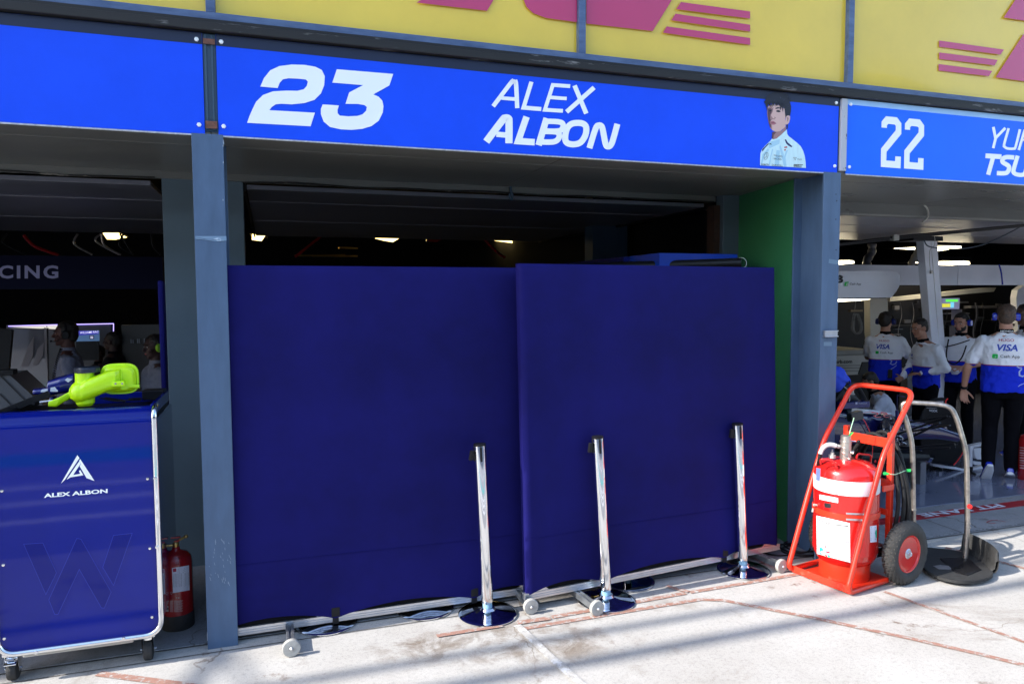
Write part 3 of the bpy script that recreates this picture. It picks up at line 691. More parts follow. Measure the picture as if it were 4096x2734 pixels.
for k in range(22):
    x_ = random.uniform(600, 930); y_ = random.uniform(170, 420); layers.append((10, [(x_ - 3, y_ - 14), (x_ + 4, y_ - 12), (x_ + random.uniform(-12, 14), y_ + 22)]))
for i, (mi, l) in enumerate(layers):
    g.cur = mi; g.poly(CP(l), fY(SY - .0022 - i * .00003))
g.cur = 9
fp = lambda x, y, s=1.0, ry=0.0: (lambda u, v: at(2950 + PC * (x + u), 350 + PC * (y - v + u * ry), Y=SY - .0056))
g.text('WILLIAMS', 30, fp(650, 1228, ry=.17), sx=.85); g.text('RACING', 34, fp(652, 1290, ry=.1), sx=.8)
g.text('DURACELL', 34, fp(618, 1404, ry=.07), sx=.85); g.text('KOMATSU', 28, fp(430, 1392, ry=.02), sx=.75, bold=.02); g.text('VAST', 26, fp(1070, 1295, ry=.15)); g.text('PIRELLI', 34, fp(1025, 1422, ry=.05), sx=.85, bold=.02)
g.stroke(CP([(1014, 1422), (1014, 1382), (1175, 1385)]), 9 * PC, fY(SY - .0056))
g.stroke(CP(spline([(515, 1165), (545, 1175), (548, 1220), (530, 1270), (505, 1292), (482, 1280), (478, 1240), (492, 1190)], 3, True)), 5 * PC, fY(SY - .0056), True)
g.stroke(CP([(525, 1170), (518, 1235), (482, 1268)]), 4 * PC, fY(SY - .0058)); g.stroke(CP([(518, 1235), (536, 1262)]), 4 * PC, fY(SY - .006))
g.stroke(CP([(1005, 1255), (1055, 1255), (1035, 1300)]), 5 * PC, fY(SY - .0056), True)
g.text('MYPROTEIN', 20, lambda u, v: at(2950 + PC * (775 + u * .72 + v * .6), 350 + PC * (945 - u * .70 - v * .7), Y=SY - .0056), sx=.8)
g.build('portrait', pm, t23)

def zof(x, y, P):
    d = ray(x, y); t = math.hypot(P[0], P[1]) / math.hypot(d.x, d.y); return CAM_H + d.z * t
# ------------------------------------------------------------------ blue fabric screens
def screen(label, p0, p1, straps, legs, seamz, seed, H=1.985, dz=0.0, sh=(.043, .036)):
    d = Vector((p1[0] - p0[0], p1[1] - p0[1])); L = d.length; a = math.atan2(d.y, d.x)
    t = thing('garage_screen', label, 'screen', (p0[0], p0[1], dz), a, 'blue fabric screens in front of the middle garage')
    kw = dict(world=False)
    sup = [0] + straps + [L]
    shx = lambda x, z: z / H * (sh[0] + sh[1] * x / L)
    def hem(x):
        for q0, q1 in zip(sup[:-1], sup[1:]):
            if q0 <= x <= q1: return .088 + .052 * math.sin(math.pi * (x - q0) / (q1 - q0)) ** .8 * min(1, (q1 - q0) / .5)
        return .09
    def dy(x, z):
        e = min(1, min(x, L - x) / .18) * min(1, (H - z) / .15)
        v = noise.noise(Vector((x * .9 + seed, z * .8, 1.3))) * .012 + noise.noise(Vector((x * 2.6, z * 2.2 + seed, .3))) * .003
        v += .0022 * noise.noise(Vector((x * 1.1 - z * 2.4, z * 6.0 + x * 3.0, seed + 4))) * (1 if z < .9 else .4)
        v += .006 * math.exp(-(((x - L) / .5) ** 2) - ((z - .3) / .35) ** 2) * noise.noise(Vector((x * 2 - z * 4, z * 22 + x * 6, seed + 9)))
        v += .0035 * math.exp(-((z - .25) / .3) ** 2) * noise.noise(Vector((x * 1.3 + z * 9, z * 14, seed)))
        return v * e - .004 - .010 * e * math.sin(math.pi * min(1, x / L))
    g = MB(); nx, nz = 90, 70; r = .012
    n = len(g.v)
    for j in range(nz + 1):
        for i in range(nx + 1):
            x = L * i / nx; z0 = hem(x); z = z0 + (H - z0) * j / nz
            # rounded vertical and top edges
            ex = max(0, r - x) if x < L / 2 else max(0, x - (L - r)); ez = max(0, z - (H - r)); rr_ = math.hypot(ex, ez) / r
            yy = dy(x, z) + (r - math.sqrt(max(0, 1 - min(1, rr_) ** 2)) * r)
            g.v.append(Vector((x - shx(x, z), yy, z)))
    for j in range(nz):
        for i in range(nx): q = n + j * (nx + 1) + i; g.face((q, q + 1, q + nx + 2, q + nx + 1))
    # returns on the sides and top
    for idx in ([n + j * (nx + 1) for j in range(nz + 1)], [n + j * (nx + 1) + nx for j in reversed(range(nz + 1))], [n + nz * (nx + 1) + i for i in range(nx + 1)]):
        m = len(g.v)
        for k in idx: v = g.v[k]; g.v.append(Vector((v.x, .048, v.z)))
        for k in range(len(idx) - 1): g.face((idx[k], idx[k + 1], m + k + 1, m + k))
    g.build('fabric_cover', M_navy_fab, t, smooth=True, angle=60, **kw)
    g = MB(); g.tube([(x - shx(x, seamz), dy(x, seamz) - .0012, seamz + .004 * math.sin(x * 3)) for x in [L * i / 60 for i in range(1, 60)]], .0022, 5); g.build('seam', M_navy_fab, t, **kw)
    g = MB(); g.box((.004, .014, .106), (L - .004, .046, H - .02)); g.v = [Vector((v.x - shx(v.x, v.z), v.y, v.z)) for v in g.v]; g.build('lining', M_dark, t, **kw)
    g = MB()
    for z0, z1, y0 in ((.065, .077, 0), (.077, .081, .004), (.081, .089, 0.0), (.089, .093, .004), (.093, .105, 0)): g.box((-.012, y0, z0), (L + .012, .04, z1))
    g.build('rail', M_alu, t, **kw)
    for x in (0.012, L - .052):
        g = MB(); zu = .15; g.box((x, .004, .106), (x + .016, .0135, zu)); g.box((x + .024, .004, .106), (x + .04, .0135, zu)); g.box((x + .016, .008, .106), (x + .024, .0135, zu)); g.build('upright', M_alu, t, **kw)
        sg = 1 if x < .1 else -1; xx = x + (.04 if sg > 0 else 0)
        g = MB(); g.poly([(xx, .106), (xx + sg * .09, .106), (xx + sg * .075, .118), (xx + sg * .02, .16), (xx, .165)], lambda u, v: Vector((u, .004, v)), (0, .03, 0)); g.build('gusset', M_alu, t, **kw)
    for x in straps:
        g = MB(); g.box((x - .016, -.012, .058), (x + .016, -.006, .165)); g.box((x - .022, -.016, .10), (x + .022, -.0125, .150)); g.build('strap', M_blk, t, bevel=.002, **kw)
        g = MB(); xx = x - .10; g.poly([(xx, .106), (xx + .09, .106), (xx + .08, .125), (xx + .02, .122)], lambda u, v: Vector((u, .006, v)), (0, .02, 0)); g.build('gusset', M_alu, t, **kw)
    for (x, ln) in legs:
        g = MB()
        for x0, x1, z1 in ((-.02, -.006, .064), (-.006, .006, .058), (.006, .02, .064)): g.box((x + x0, -ln + .02, .028 - dz), (x + x1, .30 if dz == 0 else -.001, (z1 - dz) if dz else z1))
        lg = g.build('leg', M_alu_dull, t, bevel=.0015, **kw)
        for yy in ((-ln, .30) if dz == 0 else (-ln,)):
            g = MB(); g.lathe([(.030, .014), (.041, .013), (.0445, .008), (.0445, -.008), (.041, -.013), (.030, -.014)], 28, (x, yy, .0455 - dz), rotm('X', 90)); wv = g.build('wheel', M_wheel, lg, smooth=True, **kw)
            g = MB(); g.lathe([(.009, .0142), (.009, .018), (.005, .024), (.0001, .025)], 10, (x, yy, .0455 - dz), rotm('X', 90)); g.build('axle_bolt', M_alu, lg, **kw)
    return t
screen('wide dark blue fabric screen just right of the left column, partly behind the other screen', (-.33, 3.945), (1.50, 3.960), [.635, 1.417], [(.395, .250), (1.694, .198)], .44, 1.0, 1.990, -.032, (0, 0))
screen('dark blue fabric screen on the right, standing in front of the other screen', (1.357, 3.795), (3.253, 4.013), [.515, 1.432], [(.33, .215), (1.742, .19)], .42, 5.0, 1.975)

# ------------------------------------------------------------------ stanchions
def stanchion(label, base_, top_px, clip=1):
    t = thing('barrier_post', label, 'barrier post', (base_[0], base_[1], 0), 0, 'chrome belt barrier posts along the screens')
    p = at(*top_px, Y=base_[1]) if top_px else Vector((base_[0] + .03, base_[1], .97))
    lean = Vector((p.x - base_[0], 0, 0)) if top_px else Vector((0, 0, 0))
    ht = p.z; ax = (Vector((0, 0, ht)) + lean).normalized(); q = Vector((0, 0, 1)).rotation_difference(ax).to_matrix()
    kw = dict(world=False)
    g = MB(); g.lathe([(.163, .001), (.168, .005), (.168, .009), (.162, .013), (.150, .0135)], 48, M=None, cap1=False); g.build('base_rim', M_chrome, t, smooth=True, **kw)
    g = MB(); g.lathe([(.1505, .0120), (.12, .017), (.075, .024), (.045, .033), (.036, .045)], 48, cap0=False); g.build('base', M_darkchrome, t, smooth=True, **kw)
    g = MB(); g.lathe([(.0265, .03), (.0265, .085)], 24, M=q); g.build('collar', mat('pale_film', (0.30, 0.55, 0.75), 0.35), t, smooth=True, **kw)
    g = MB(); g.lathe([(.0325, .075), (.033, .08), (.033, ht - .012), (.0325, ht - .01)], 32, M=q, cap0=True); g.build('pole', M_chrome, t, smooth=True, **kw)
    g = MB(); g.lathe([(.0335, ht - .011), (.0345, ht - .009), (.0345, ht - .001), (.030, ht), (.0001, ht + .001)], 32, M=q); g.build('cap', M_blk, t, smooth=True, **kw)
    for a in (-95, 0, 180, 90):
        rz = Matrix.Rotation(R(a), 3, 'Z'); M_ = q @ rz
        g = MB(); n0 = len(g.v); g.poly(rounded(-.0065, -.085, .0065, .0, .0062, 4), lambda u, v: Vector((.0325, u, v)), (.0022, 0, 0))
        g.v = [M_ @ (v + Vector((0, 0, ht - .012))) for v in g.v]; g.build('slot', M_blk, t, **kw)
    if clip:
        g = MB(); cz = ht - .06
        g.cbox(q @ Vector((-.052, -.004, cz)), (.018, .022, .055), q @ rotm('Y', 12)); g.cbox(q @ Vector((-.038, -.002, cz - .01)), (.014, .018, .04), q @ rotm('Y', -14)); g.build('belt_clip', M_blk, t, bevel=.002, **kw)
    return t
stanchion('leftmost standing chrome post, in front of the wide left screen', (1.135, 3.835), (1918, 1772))
stanchion('middle chrome post, in front of the left part of the right screen', (1.845, 3.775), (2390, 1742))
stanchion('rightmost chrome post, nearest the red wheeled extinguisher', (2.900, 3.915), (2950, 1690))
for (x, y, l) in ((.262, 4.027, 'round post base nearest the left column, its post hidden behind the screen'), (.812, 4.03, 'round post base just left of the leftmost standing post, its post hidden'), (2.098, 3.995, 'round post base between the middle and rightmost posts, its post hidden')):
    stanchion(l, (x, y), None, 0)

# ------------------------------------------------------------------ blue cart
CY = 3.83
P = lambda x, y, Y=CY: at(x, y, Y=Y)
def T9(l): return [(.787 * x, 1500 + .787 * y) for x, y in l]
xr = P(632, 2100).x; zb = P(300, 2583).z + .004; pr = P(*T9([(762, 878)])[0]).x; pl = P(*T9([(17, 963)])[0]).x
xl = pl - (xr - pr); ztop = P(400, 1640).z; zf = P(400, 1697).z
ct = thing('tool_cart', 'glossy blue cart with chrome tube edge, white triangle emblem and casters', 'cart', ((xl + xr) / 2, 4.1, 0))
g = MB(); ins = .014; rc = .062
out = [(xr - ins, zf)]
for k in range(9): a = R(-90 * k / 8); out.append((xr - ins - rc + rc * math.cos(a), zb + .012 + rc + rc * math.sin(a)))
for k in range(9): a = R(-90 - 90 * k / 8); out.append((xl + ins + rc + rc * math.cos(a), zb + .012 + rc + rc * math.sin(a)))
out.append((xl + ins, zf))
g.poly(out, lambda u, v: Vector((u, CY, v)), (0, .012, 0))
rt_ = ztop - zf; nA = 10; n = len(g.v)
for k in range(nA + 1):
    a = R(90 * k / nA); y = CY + rt_ * 1.1 * (1 - math.cos(a)); z = zf + rt_ * math.sin(a); g.verts([(xl + ins, y, z), (xr - ins, y, z)])
for k in range(nA): q = n + 2 * k; g.face((q, q + 1, q + 3, q + 2))
yb = CY + rt_ * 1.1
m = g.verts([(xl + ins, yb, ztop), (xr - ins, yb, ztop), (xr - ins, yb + .02, ztop), (xl + ins, yb + .02, ztop)]); g.face((m, m + 1, m + 2, m + 3))
g.build('front_panel', M_cart, ct, smooth=True, angle=30)
g = MB(); pts = [(xr, CY + .0, ztop - .01), (xr, CY, zb), (xl, CY, zb), (xl, CY, ztop - .01)]
pts = [(xr, CY + .09, ztop)] + [(xr, CY + .0, ztop - .01), (xr, CY, zb), (xl, CY, zb), (xl, CY, ztop - .01)] + [(xl, CY + .09, ztop)]
g.tube(bend(pts, .08, 8), .0135, 16); g.build('tube_frame', M_chrome, ct, smooth=True)
g = MB(); g.box((xl + .02, CY + .015, zb + .02), (xr - .006, 4.55, ztop - .08)); g.build('body', M_navygloss, ct, bevel=.01)
g = MB(); g.box((xl + .02, CY + .12, ztop - .079), (xr - .02, 4.5, ztop - .05)); g.build('tray', M_blk, ct)
g = MB(); g.box((xl + .30, 4.44, ztop - .05), (xr - .05, 4.46, ztop + .008)); g.box((xr - .03, CY + .10, ztop - .05), (xr - .01, 4.46, ztop + .004)); g.build('tray_edge', M_cart, ct, bevel=.003)
g = MB(); g.box((xr - .13, 4.36, ztop - .03), (xr - .02, 4.47, ztop + .02)); g.build('tray_bracket', M_blk, ct, bevel=.004); g = MB(); g.box((xl, CY + .1, ztop - .04), (xl + .05, 4.45, ztop + .0)); g.build('tray_bracket', M_blk, ct, bevel=.004)
g = MB(); g.box((xl + .09, CY + .02, zb - .035), (xr - .13, 4.5, zb - .012)); g.build('under_tray', M_cab, ct, bevel=.006)
fc = fY(CY - .0012)
g = MB()
for l in ([(120, 857), (218, 851), (287, 1003), (233, 1113)], [(390, 828), (412, 832), (565, 1100), (530, 1182), (515, 1180), (403, 985), (295, 1213), (278, 1214), (248, 1140)], [(577, 812), (672, 802), (577, 1067), (522, 975)]):
    g.poly(T9(l), fc); 
g.build('embossed_mark', M_cartemb, ct)
g = MB()
for l in ([(120, 857), (218, 851), (287, 1003), (233, 1113)], [(390, 828), (412, 832), (565, 1100), (530, 1182), (515, 1180), (403, 985), (295, 1213), (278, 1214), (248, 1140)], [(577, 812), (672, 802), (577, 1067), (522, 975)]):
    g.stroke(T9(l), 1.8, fY(CY - .0020), True)
g.build('mark_edge', mat('edge_blue', (0.02, 0.04, 0.40), 0.2), ct)  # highlight along the embossed edges, painted as lighter lines
g = MB(); fc2 = lambda d: fY(CY - .0016 - d)
g.poly(T9([(393, 405), (404, 420), (330, 530), (310, 549)]), fc2(0)); g.poly(T9([(407, 424), (480, 536), (462, 530), (402, 436)]), fc2(0))
g.poly(T9([(402, 437), (410, 449), (372, 506), (408, 500), (401, 488), (407, 480), (424, 507), (358, 518), (338, 530)]), fc2(0)); g.poly(T9([(411, 449), (470, 531), (440, 522), (405, 462)]), fc2(.0003))
g.text('ALEX ALBON', 20, lambda u, v: fY(CY - .0016)(.787 * (223 + u), 1500 + .787 * (621 - u * .077 - v)), bold=.035, sx=1.95)
bxs = 0
g.build('emblem', M_printwhite, ct)
g = MB()
for (x, y) in T9([(750, 525), (762, 878), (773, 1228), (10, 587), (17, 963), (22, 1337)]): p = P(x, y); g.lathe([(.0075, 0), (.006, .003), (.0001, .004)], 12, (p.x, CY - .0005, p.z), rotm('X', 90))
for (x, y) in T9([(788, 522), (798, 872), (628, 1338), (184, 1408)]): p = P(x, y, CY - .013); g.lathe([(.009, 0), (.008, .004), (.0001, .005)], 12, (p.x, CY - .0125, p.z), rotm('X', 90))
g.build('screw', M_chrome, ct, smooth=True, angle=30)
def caster(x, y, lock=False):
    rW = .052; g = MB(); g.lathe([(rW - .004, -.019), (rW, -.014), (rW, .014), (rW - .004, .019)], 28, (x, y, rW), rotm('Y', 90))
    c = MB()
    c.box((x - .035, y - .035, zb - .028), (x + .035, y + .035, zb - .014)); c.lathe([(.03, zb - .045), (.034, zb - .03)], 20, (x, y, 0))
    for sx_ in (-1, 1): c.loft([((x + sx_ * .027, y + .0, rW - .012), (.0015, 0, 0), (0, .016, 0)), ((x + sx_ * .027, y - .004, zb - .035), (.0015, 0, 0), (0, .032, 0))], 8, 4)
    c.tube([(x - .036, y, rW), (x + .036, y, rW)], .006, 8)
    if lock: c.cbox((x, y - .035, rW + .048), (.05, .04, .006), rotm('X', 30)); c.cbox((x, y - .028, rW + .062), (.03, .03, .008), rotm('X', 20))
    co_ = c.build('caster', M_chrome, ct, bevel=.001); g.build('wheel', M_rub, co_, smooth=True, angle=50)
c1_ = at(585, 2640, Z=0.0); c2_ = at(62, 2722, Z=0.0)
caster(-.607, 3.905); caster(c2_.x - .012, 3.905, True); caster(-.607, 4.42); caster(c2_.x, 4.42)
# small things lying in the tray
g = MB(); g.cbox(at(460, 1598, Y=4.3), (.10, .02, .012), rotm('Y', 12)); g.cbox(at(540, 1596, Y=4.35), (.06, .02, .014)); g.tube(spline([at(x, y, Y=4.25) for x, y in ((400, 1590), (440, 1600), (480, 1604), (530, 1597))], 5), .004, 6)
tag(g.build('torque_tool', M_blk, None), 'black hand tool lying in the tray of the blue cart', 'tool')
g = MB(); g.cbox(at(185, 1603, Y=4.0), (.055, .01, .006), rotm('Y', -6)); tag(g.build('white_card', M_paper, None), 'small white card on the cart beside the yellow duct', 'card')
g = MB(); g.cbox(at(90, 1615, Y=4.1), (.25, .02, .03), rotm('Y', -22)); g.lathe([(.008, 0), (.008, .006)], 12, at(135, 1612, Y=4.05), rotm('X', 90)); tag(g.build('bracket_arm', M_blk, None), 'black folding arm lying at the left end of the cart top', 'bracket')

# neon yellow duct and navy duct on the cart
def TN(l): return [(150 + .2129 * x, 1400 + .2129 * y) for x, y in l]
def pn(x, y, Y): return at(*TN([(x, y)])[0], Y=Y)
k = (pn(1000, 600, 4.03) - pn(900, 600, 4.03)).x / 100
YN = 4.03
kz = k * 1.14
nd = thing('air_duct', 'neon yellow plastic duct with black screw cap on top of the blue cart', 'duct', (pn(900, 1050, YN).x, YN, pn(900, 1050, YN).z))
g = MB(); V = Vector
g.loft([(pn(1530, 545, YN) + V((0, dy_, 0)), (375 * k * q, 0, 0), (0, 0, 295 * kz * q)) for dy_, q in ((.02, 1.0), (.035, 1.0), (.045, .93))], 40, 3.4)
g.loft([(pn(1530, 545, YN) + V((0, dy_, 0)), (330 * k * q, 0, 0), (0, 0, 250 * kz * q)) for dy_, q in ((-.004, .8), (.01, 1.0), (.03, 1.0))], 32, 3.4)
g.loft([(pn(1560, 540, YN - .01), (0, .012, 0), (0, 0, 185 * kz)), (pn(1480, 545, YN - .012), (0, .03, 0), (0, 0, 185 * kz)), (pn(1300, 590, YN - .012), (0, .038, 0), (30 * k, 0, 205 * kz)), (pn(1080, 680, YN - .012), (0, .044, 0), (50 * k, 0, 215 * kz)), (pn(900, 750, YN - .01), (0, .048, 0), (50 * k, 0, 220 * kz)), (pn(740, 800, YN - .01), (0, .04, 0), (40 * k, 0, 150 * kz)), (pn(640, 830, YN - .01), (0, .02, 0), (20 * k, 0, 80 * kz))], 24, 2.5)
g.ell(pn(830, 780, YN - .004), (235 * k, .052, 215 * kz), seg=24, rings=16)
g.lathe([(178 * k, 0), (183 * k, pn(0, 400, YN).z - pn(0, 1000, YN).z)], 32, pn(905, 990, YN + .005))
g.lathe([(130 * k, 0), (178 * k, 60 * k), (180 * k, 120 * k)], 32, pn(900, 1045, YN + .005))
g.loft([(pn(640, 840, YN), (0, .016, 0), (40 * k, 0, 85 * kz)), (pn(520, 890, YN - .01), (0, .016, 0), (45 * k, 0, 92 * kz)), (pn(400, 965, YN - .02), (0, .016, 0), (40 * k, 0, 95 * kz)), (pn(215, 1005, YN - .025), (0, .014, 0), (5 * k, 0, 50 * kz))], 20, 4)
g.loft([(pn(1700, 675, YN), (0, .006, 0), (0, 0, 35 * kz)), (pn(1925, 680, YN), (0, .004, 0), (0, 0, 33 * kz))], 12, 3)
g.build('duct_body', M_neon, nd, remesh=.0022, smit=3)
g = MB(); zc0 = pn(930, 415, YN).z; zc1 = pn(930, 318, YN).z; cxx = pn(930, 370, YN)
pr_ = []; 
for kk in range(48): pass
n0 = len(g.v)
for (rr_, z) in ((232, zc0), (236, zc0 + .004), (236, zc1 - .006), (222, zc1), (150, zc1 + .001)):
    g.verts([(cxx.x + k * rr_ * (1 + (.035 if (j // 3) % 2 else 0) * (rr_ > 200)) * math.cos(2 * math.pi * j / 72), YN + .005 + k * rr_ * (1 + (.035 if (j // 3) % 2 else 0) * (rr_ > 200)) * math.sin(2 * math.pi * j / 72), z) for j in range(72)])
for i in range(4):
    for j in range(72): a = n0 + 72 * i; j2 = (j + 1) % 72; g.face((a + j, a + j2, a + 72 + j2, a + 72 + j))
g.face([n0 + 288 + j for j in range(72)]); g.build('screw_cap', mat('cap_slate', (0.012, 0.02, 0.036), 0.35), nd)
g = MB(); g.cbox(pn(1525, 630, YN - .046), (240 * k, .012, 110 * k)); g.build('rivet_plate', M_neon, nd, bevel=.003)
for x in (1465, 1590): g = MB(); g.lathe([(22 * k, 0), (20 * k, .002)], 14, pn(x, 628, YN - .052), rotm('X', 90)); g.build('rivet', M_wheel, nd)
g = MB(); g.lathe([(16 * k, 0), (16 * k, .001)], 12, pn(1925, 678, YN - .0045), rotm('X', 90)); g.build('eyelet', M_ink, nd)
YD = 4.22
bd = thing('brake_duct', 'glossy navy duct piece lying behind the neon yellow duct', 'duct', (pn(400, 900, YD).x, YD, pn(400, 950, YD).z))
g = MB()
g.loft([(pn(720, 600, YD), (0, .05, 0), (0, 0, 190 * kz)), (pn(480, 640, YD), (0, .06, 0), (0, 0, 170 * kz)), (pn(230, 700, YD), (0, .05, 0), (0, 0, 150 * kz)), (pn(215, 760, YD), (0, .045, 0), (0, 0, 80 * kz)), (pn(0, 770, YD), (0, .04, 0), (0, 0, 60 * kz)), (pn(-60, 775, YD), (0, .035, 0), (0, 0, 62 * kz))], 20, 3)
g.loft([(pn(300, 870, YD), (60 * k, 0, 0), (0, .03, 0)), (pn(260, 980, YD), (50 * k, 0, 0), (0, .03, 0))], 12, 3)
g.build('duct_shell', M_navygloss, bd, remesh=.003, smit=4)
g = MB(); g.poly(TN([(515, 560), (560, 520), (660, 545), (575, 605)]), fY(YD - .058)); g.poly(TN([(245, 700), (385, 682), (380, 780), (235, 775)]), fY(YD - .056)); g.poly(TN([(70, 740), (195, 715), (190, 785), (60, 785)]), fY(YD - .050)); 
g.build('sticker', M_paper, bd)

# ------------------------------------------------------------------ cylinder decals
def oncyl(C, r, off=0.0):
    def f(x, y):
        d = ray(x, y); a = d.x ** 2 + d.y ** 2; ex, ey = -C[0], -C[1]
        b = 2 * (ex * d.x + ey * d.y); c_ = ex * ex + ey * ey - (r + off) ** 2
        D = max(0, b * b - 4 * a * c_); t = (-b - math.sqrt(D)) / (2 * a); return EYE + d * t
    return f
def gridpoly(g, l4, f, nx=10, ny=4):
    (a, b, c, d) = [Vector((p[0], p[1])) for p in l4]; n = len(g.v)
    for j in range(ny + 1):
        for i in range(nx + 1):
            u, v = i / nx, j / ny; q = (a * (1 - u) + b * u) * (1 - v) + (d * (1 - u) + c * u) * v; g.v.append(f(q.x, q.y))
    for j in range(ny):
        for i in range(nx): q = n + j * (nx + 1) + i; g.face((q, q + 1, q + nx + 2, q + nx + 1))

# small extinguisher
ec = at(712, 2512, Z=0); ec.y += .03
ex_ = thing('fire_extinguisher', 'red portable fire extinguisher with white service label between cart and left column', 'extinguisher', (ec.x, ec.y, 0))
zs_ = zof(712, 2208, ec); zt_ = zof(712, 2160, ec); er = .080
g = MB(); g.lathe([(er - .004, .0), (er + .002, .006), (er + .002, .085), (er, .088)], 32, ec); g.build('foot', M_rub, ex_, smooth=True, angle=50)
g = MB(); g.lathe([(er, .086), (er, zs_ - .05), (er * .93, zs_ - .02), (er * .7, zs_ + .002), (er * .35, zs_ + .014), (.02, zs_ + .02), (.018, zs_ + .035)], 40, ec); g.build('cylinder', M_reddark, ex_, smooth=True, angle=60)
TE = lambda l: [(600 + .351 * x, 2050 + .351 * y) for x, y in l]
fe = oncyl(ec, er, .0008)
g = MB(); gridpoly(g, TE([(250, 628), (444, 596), (452, 878), (262, 912)]), fe, 10, 3); lb = g.build('label', M_paper, ex_)
g = MB(); fe2 = oncyl(ec, er, .0014)
gridpoly(g, TE([(260, 634), (299, 629), (299, 668), (262, 673)]), fe2, 4, 1); g.build('label_square', M_logored, ex_)
g = MB()
for i in range(12): g.stroke(TE([(264, 700 + i * 13), (300, 697 + i * 13), (350, 693 + i * 13), (400, 686 + i * 13), (442, 678 + i * 13)]), .5, fe2)
for x in (264, 295, 328, 360, 408, 442): g.stroke(TE([(x, 700 - (x - 264) * .12), (x + 3, 843 - (x - 264) * .12)]), .5, oncyl(ec, er, .0016))
for i, (x0, x1) in enumerate(((325, 395), (318, 402), (328, 392), (316, 402), (330, 386))): g.stroke(TE([(x0, 637 + i * 11), (x1, 632 + i * 11)]), 1.0, fe2)
for i in range(3): g.stroke(TE([(290 + i * 5, 862 + i * 12), (425, 848 + i * 12)]), .7, fe2)
g.build('label_print', M_ink, ex_)
g = MB()
for i in range(14): g.stroke(TE([(228, 1000 + i * 9.5), (300, 1000 + i * 9.5), (375 - (i % 3) * 8, 997 + i * 9.5)]), 1.1, fe2)
g.text('CE', 9, lambda u, v: fe2(*TE([(296 + u * 2.8, 976 - v * 2.2)])[0])); g.stroke(TE([(230, 905), (243, 898), (257, 905), (243, 930)]), 1, fe2, True)
gridpoly(g, TE([(150, 1070), (208, 1058), (212, 1122), (165, 1118)]), fe, 4, 1)
g.stroke(TE([(150, 812), (195, 815), (198, 1020), (158, 1015)]), .8, fe2); g.stroke(TE([(150, 722), (200, 724), (203, 760)]), .8, fe2)
g.build('print', mat('print_pale', (0.45, 0.42, 0.42), 0.5), ex_)
g = MB(); gridpoly(g, TE([(150, 618), (198, 624), (200, 716), (150, 708)]), fe, 4, 1); g.build('label', mat('label_yellow', (0.45, 0.42, 0.22), 0.5), ex_)
g = MB(); g.text('m', 14, lambda u, v: fe2(*TE([(160 + u * 2.2, 700 - v * 2.6)])[0]), bold=.03); g.text('DER', 8, lambda u, v: fe2(*TE([(160 + u * 2.6, 1100 - v * 2.6)])[0]), bold=.04); g.build('label_print', M_ink, ex_)
g = MB(); g.lathe([(.016, 0), (.018, .02), (.012, .03)], 16, (ec.x, ec.y, zs_ + .03)); g.tube([(ec.x, ec.y, zs_ + .045), (ec.x - .055, ec.y - .01, zs_ + .045)], .007, 8); g.tube([(ec.x, ec.y, zs_ + .06), (ec.x + .05, ec.y, zs_ + .085)], .006, 8); g.ell((ec.x + .052, ec.y, zs_ + .085), (.012, .01, .010)); g.build('valve', M_brass, ex_, smooth=True)
g = MB(); g.cbox((ec.x, ec.y, zs_ + .085), (.05, .016, .010)); g.cbox((ec.x + .005, ec.y, zs_ + .065), (.03, .014, .012), rotm('Y', -15)); g.build('handle', M_reddark, ex_, bevel=.003)

# cable coil near the right column
cc = at(3193, 2200, Z=.01)
for_ = []
g = MB()
for i, (rx, dx, dyy, z) in enumerate(((.115, 0, 0, .008), (.125, .02, -.012, .018), (.105, -.02, .015, .027), (.12, .035, .01, .034))):
    g.tube([(cc.x + dx + rx * math.cos(a), cc.y + dyy + rx * .9 * math.sin(a), z + .004 * math.sin(2 * a + i)) for a in [2 * math.pi * j / 36 for j in range(36)]], .006, 8, closed=True)
g.tube(spline([(cc.x - .1, cc.y - .05, .008), (cc.x - .2, cc.y - .03, .008), (cc.x - .26, cc.y + .06, .008), (cc.x - .3, cc.y + .16, .008)], 6), .006, 8)
tag(g.build('cable_coil', M_blk, None, smooth=True), 'black cable coiled on the ground at the foot of the right column', 'cable')

# ------------------------------------------------------------------ wheeled extinguisher
bv = Vector((.2, -.98, 0)); wv = Vector((.98, .2, 0)); OO = Vector((3.224, 3.578, 0))
L3 = lambda b, w_, z: OO + bv * b + wv * w_ + Vector((0, 0, z))
we = thing('wheeled_extinguisher', 'large red wheeled fire extinguisher on a tube frame with pneumatic tyres', 'extinguisher', OO)
HB = .212
prof = [(.34, .024), (-.015, .024), (-.035, .06), (.12, .452), (.28, .835), (.57, 1.185)]
side = lambda b: [L3(b, w_, z) for w_, z in prof]
g = MB(); lp = side(HB)[:-1] + [L3(HB, .575, 1.19), L3(-HB, .575, 1.19)] + side(-HB)[:-1][::-1]
g.tube(bend(lp, .075, 7), .0165, 14); g.build('tube_frame', M_redor, we, smooth=True)
M3 = Matrix((wv, bv * -1, Vector((0, 0, 1)))).transposed()
def lbox(name, b0, b1, w0, w1, z0, z1, m=M_redor, bev=.002, par=None):
    g = MB(); g.cbox(L3((b0 + b1) / 2, (w0 + w1) / 2, (z0 + z1) / 2), (abs(w1 - w0), abs(b1 - b0), abs(z1 - z0)), M3); return g.build(name, m, par or we, bevel=bev)
lbox('front_bar', -HB + .0, HB - .0, -.012, -.006, .008, .052)
lbox('base_plate', -HB + .03, HB - .03, -.005, .42, .006, .012)
for b in (-.155, .155): lbox('mast', b - .016, b + .016, .425, .455, .03, .93)
for z0, z1, m in ((.835, .895, M_redor), (.585, .635, M_redor), (.405, .445, M_redor)): lbox('cross_bar', -.155, .155, .418, .424, z0, z1, m)
for b in (-.178, .178): lbox('cross_bar', b - .006, b + .006, .33, .44, .575, .61)
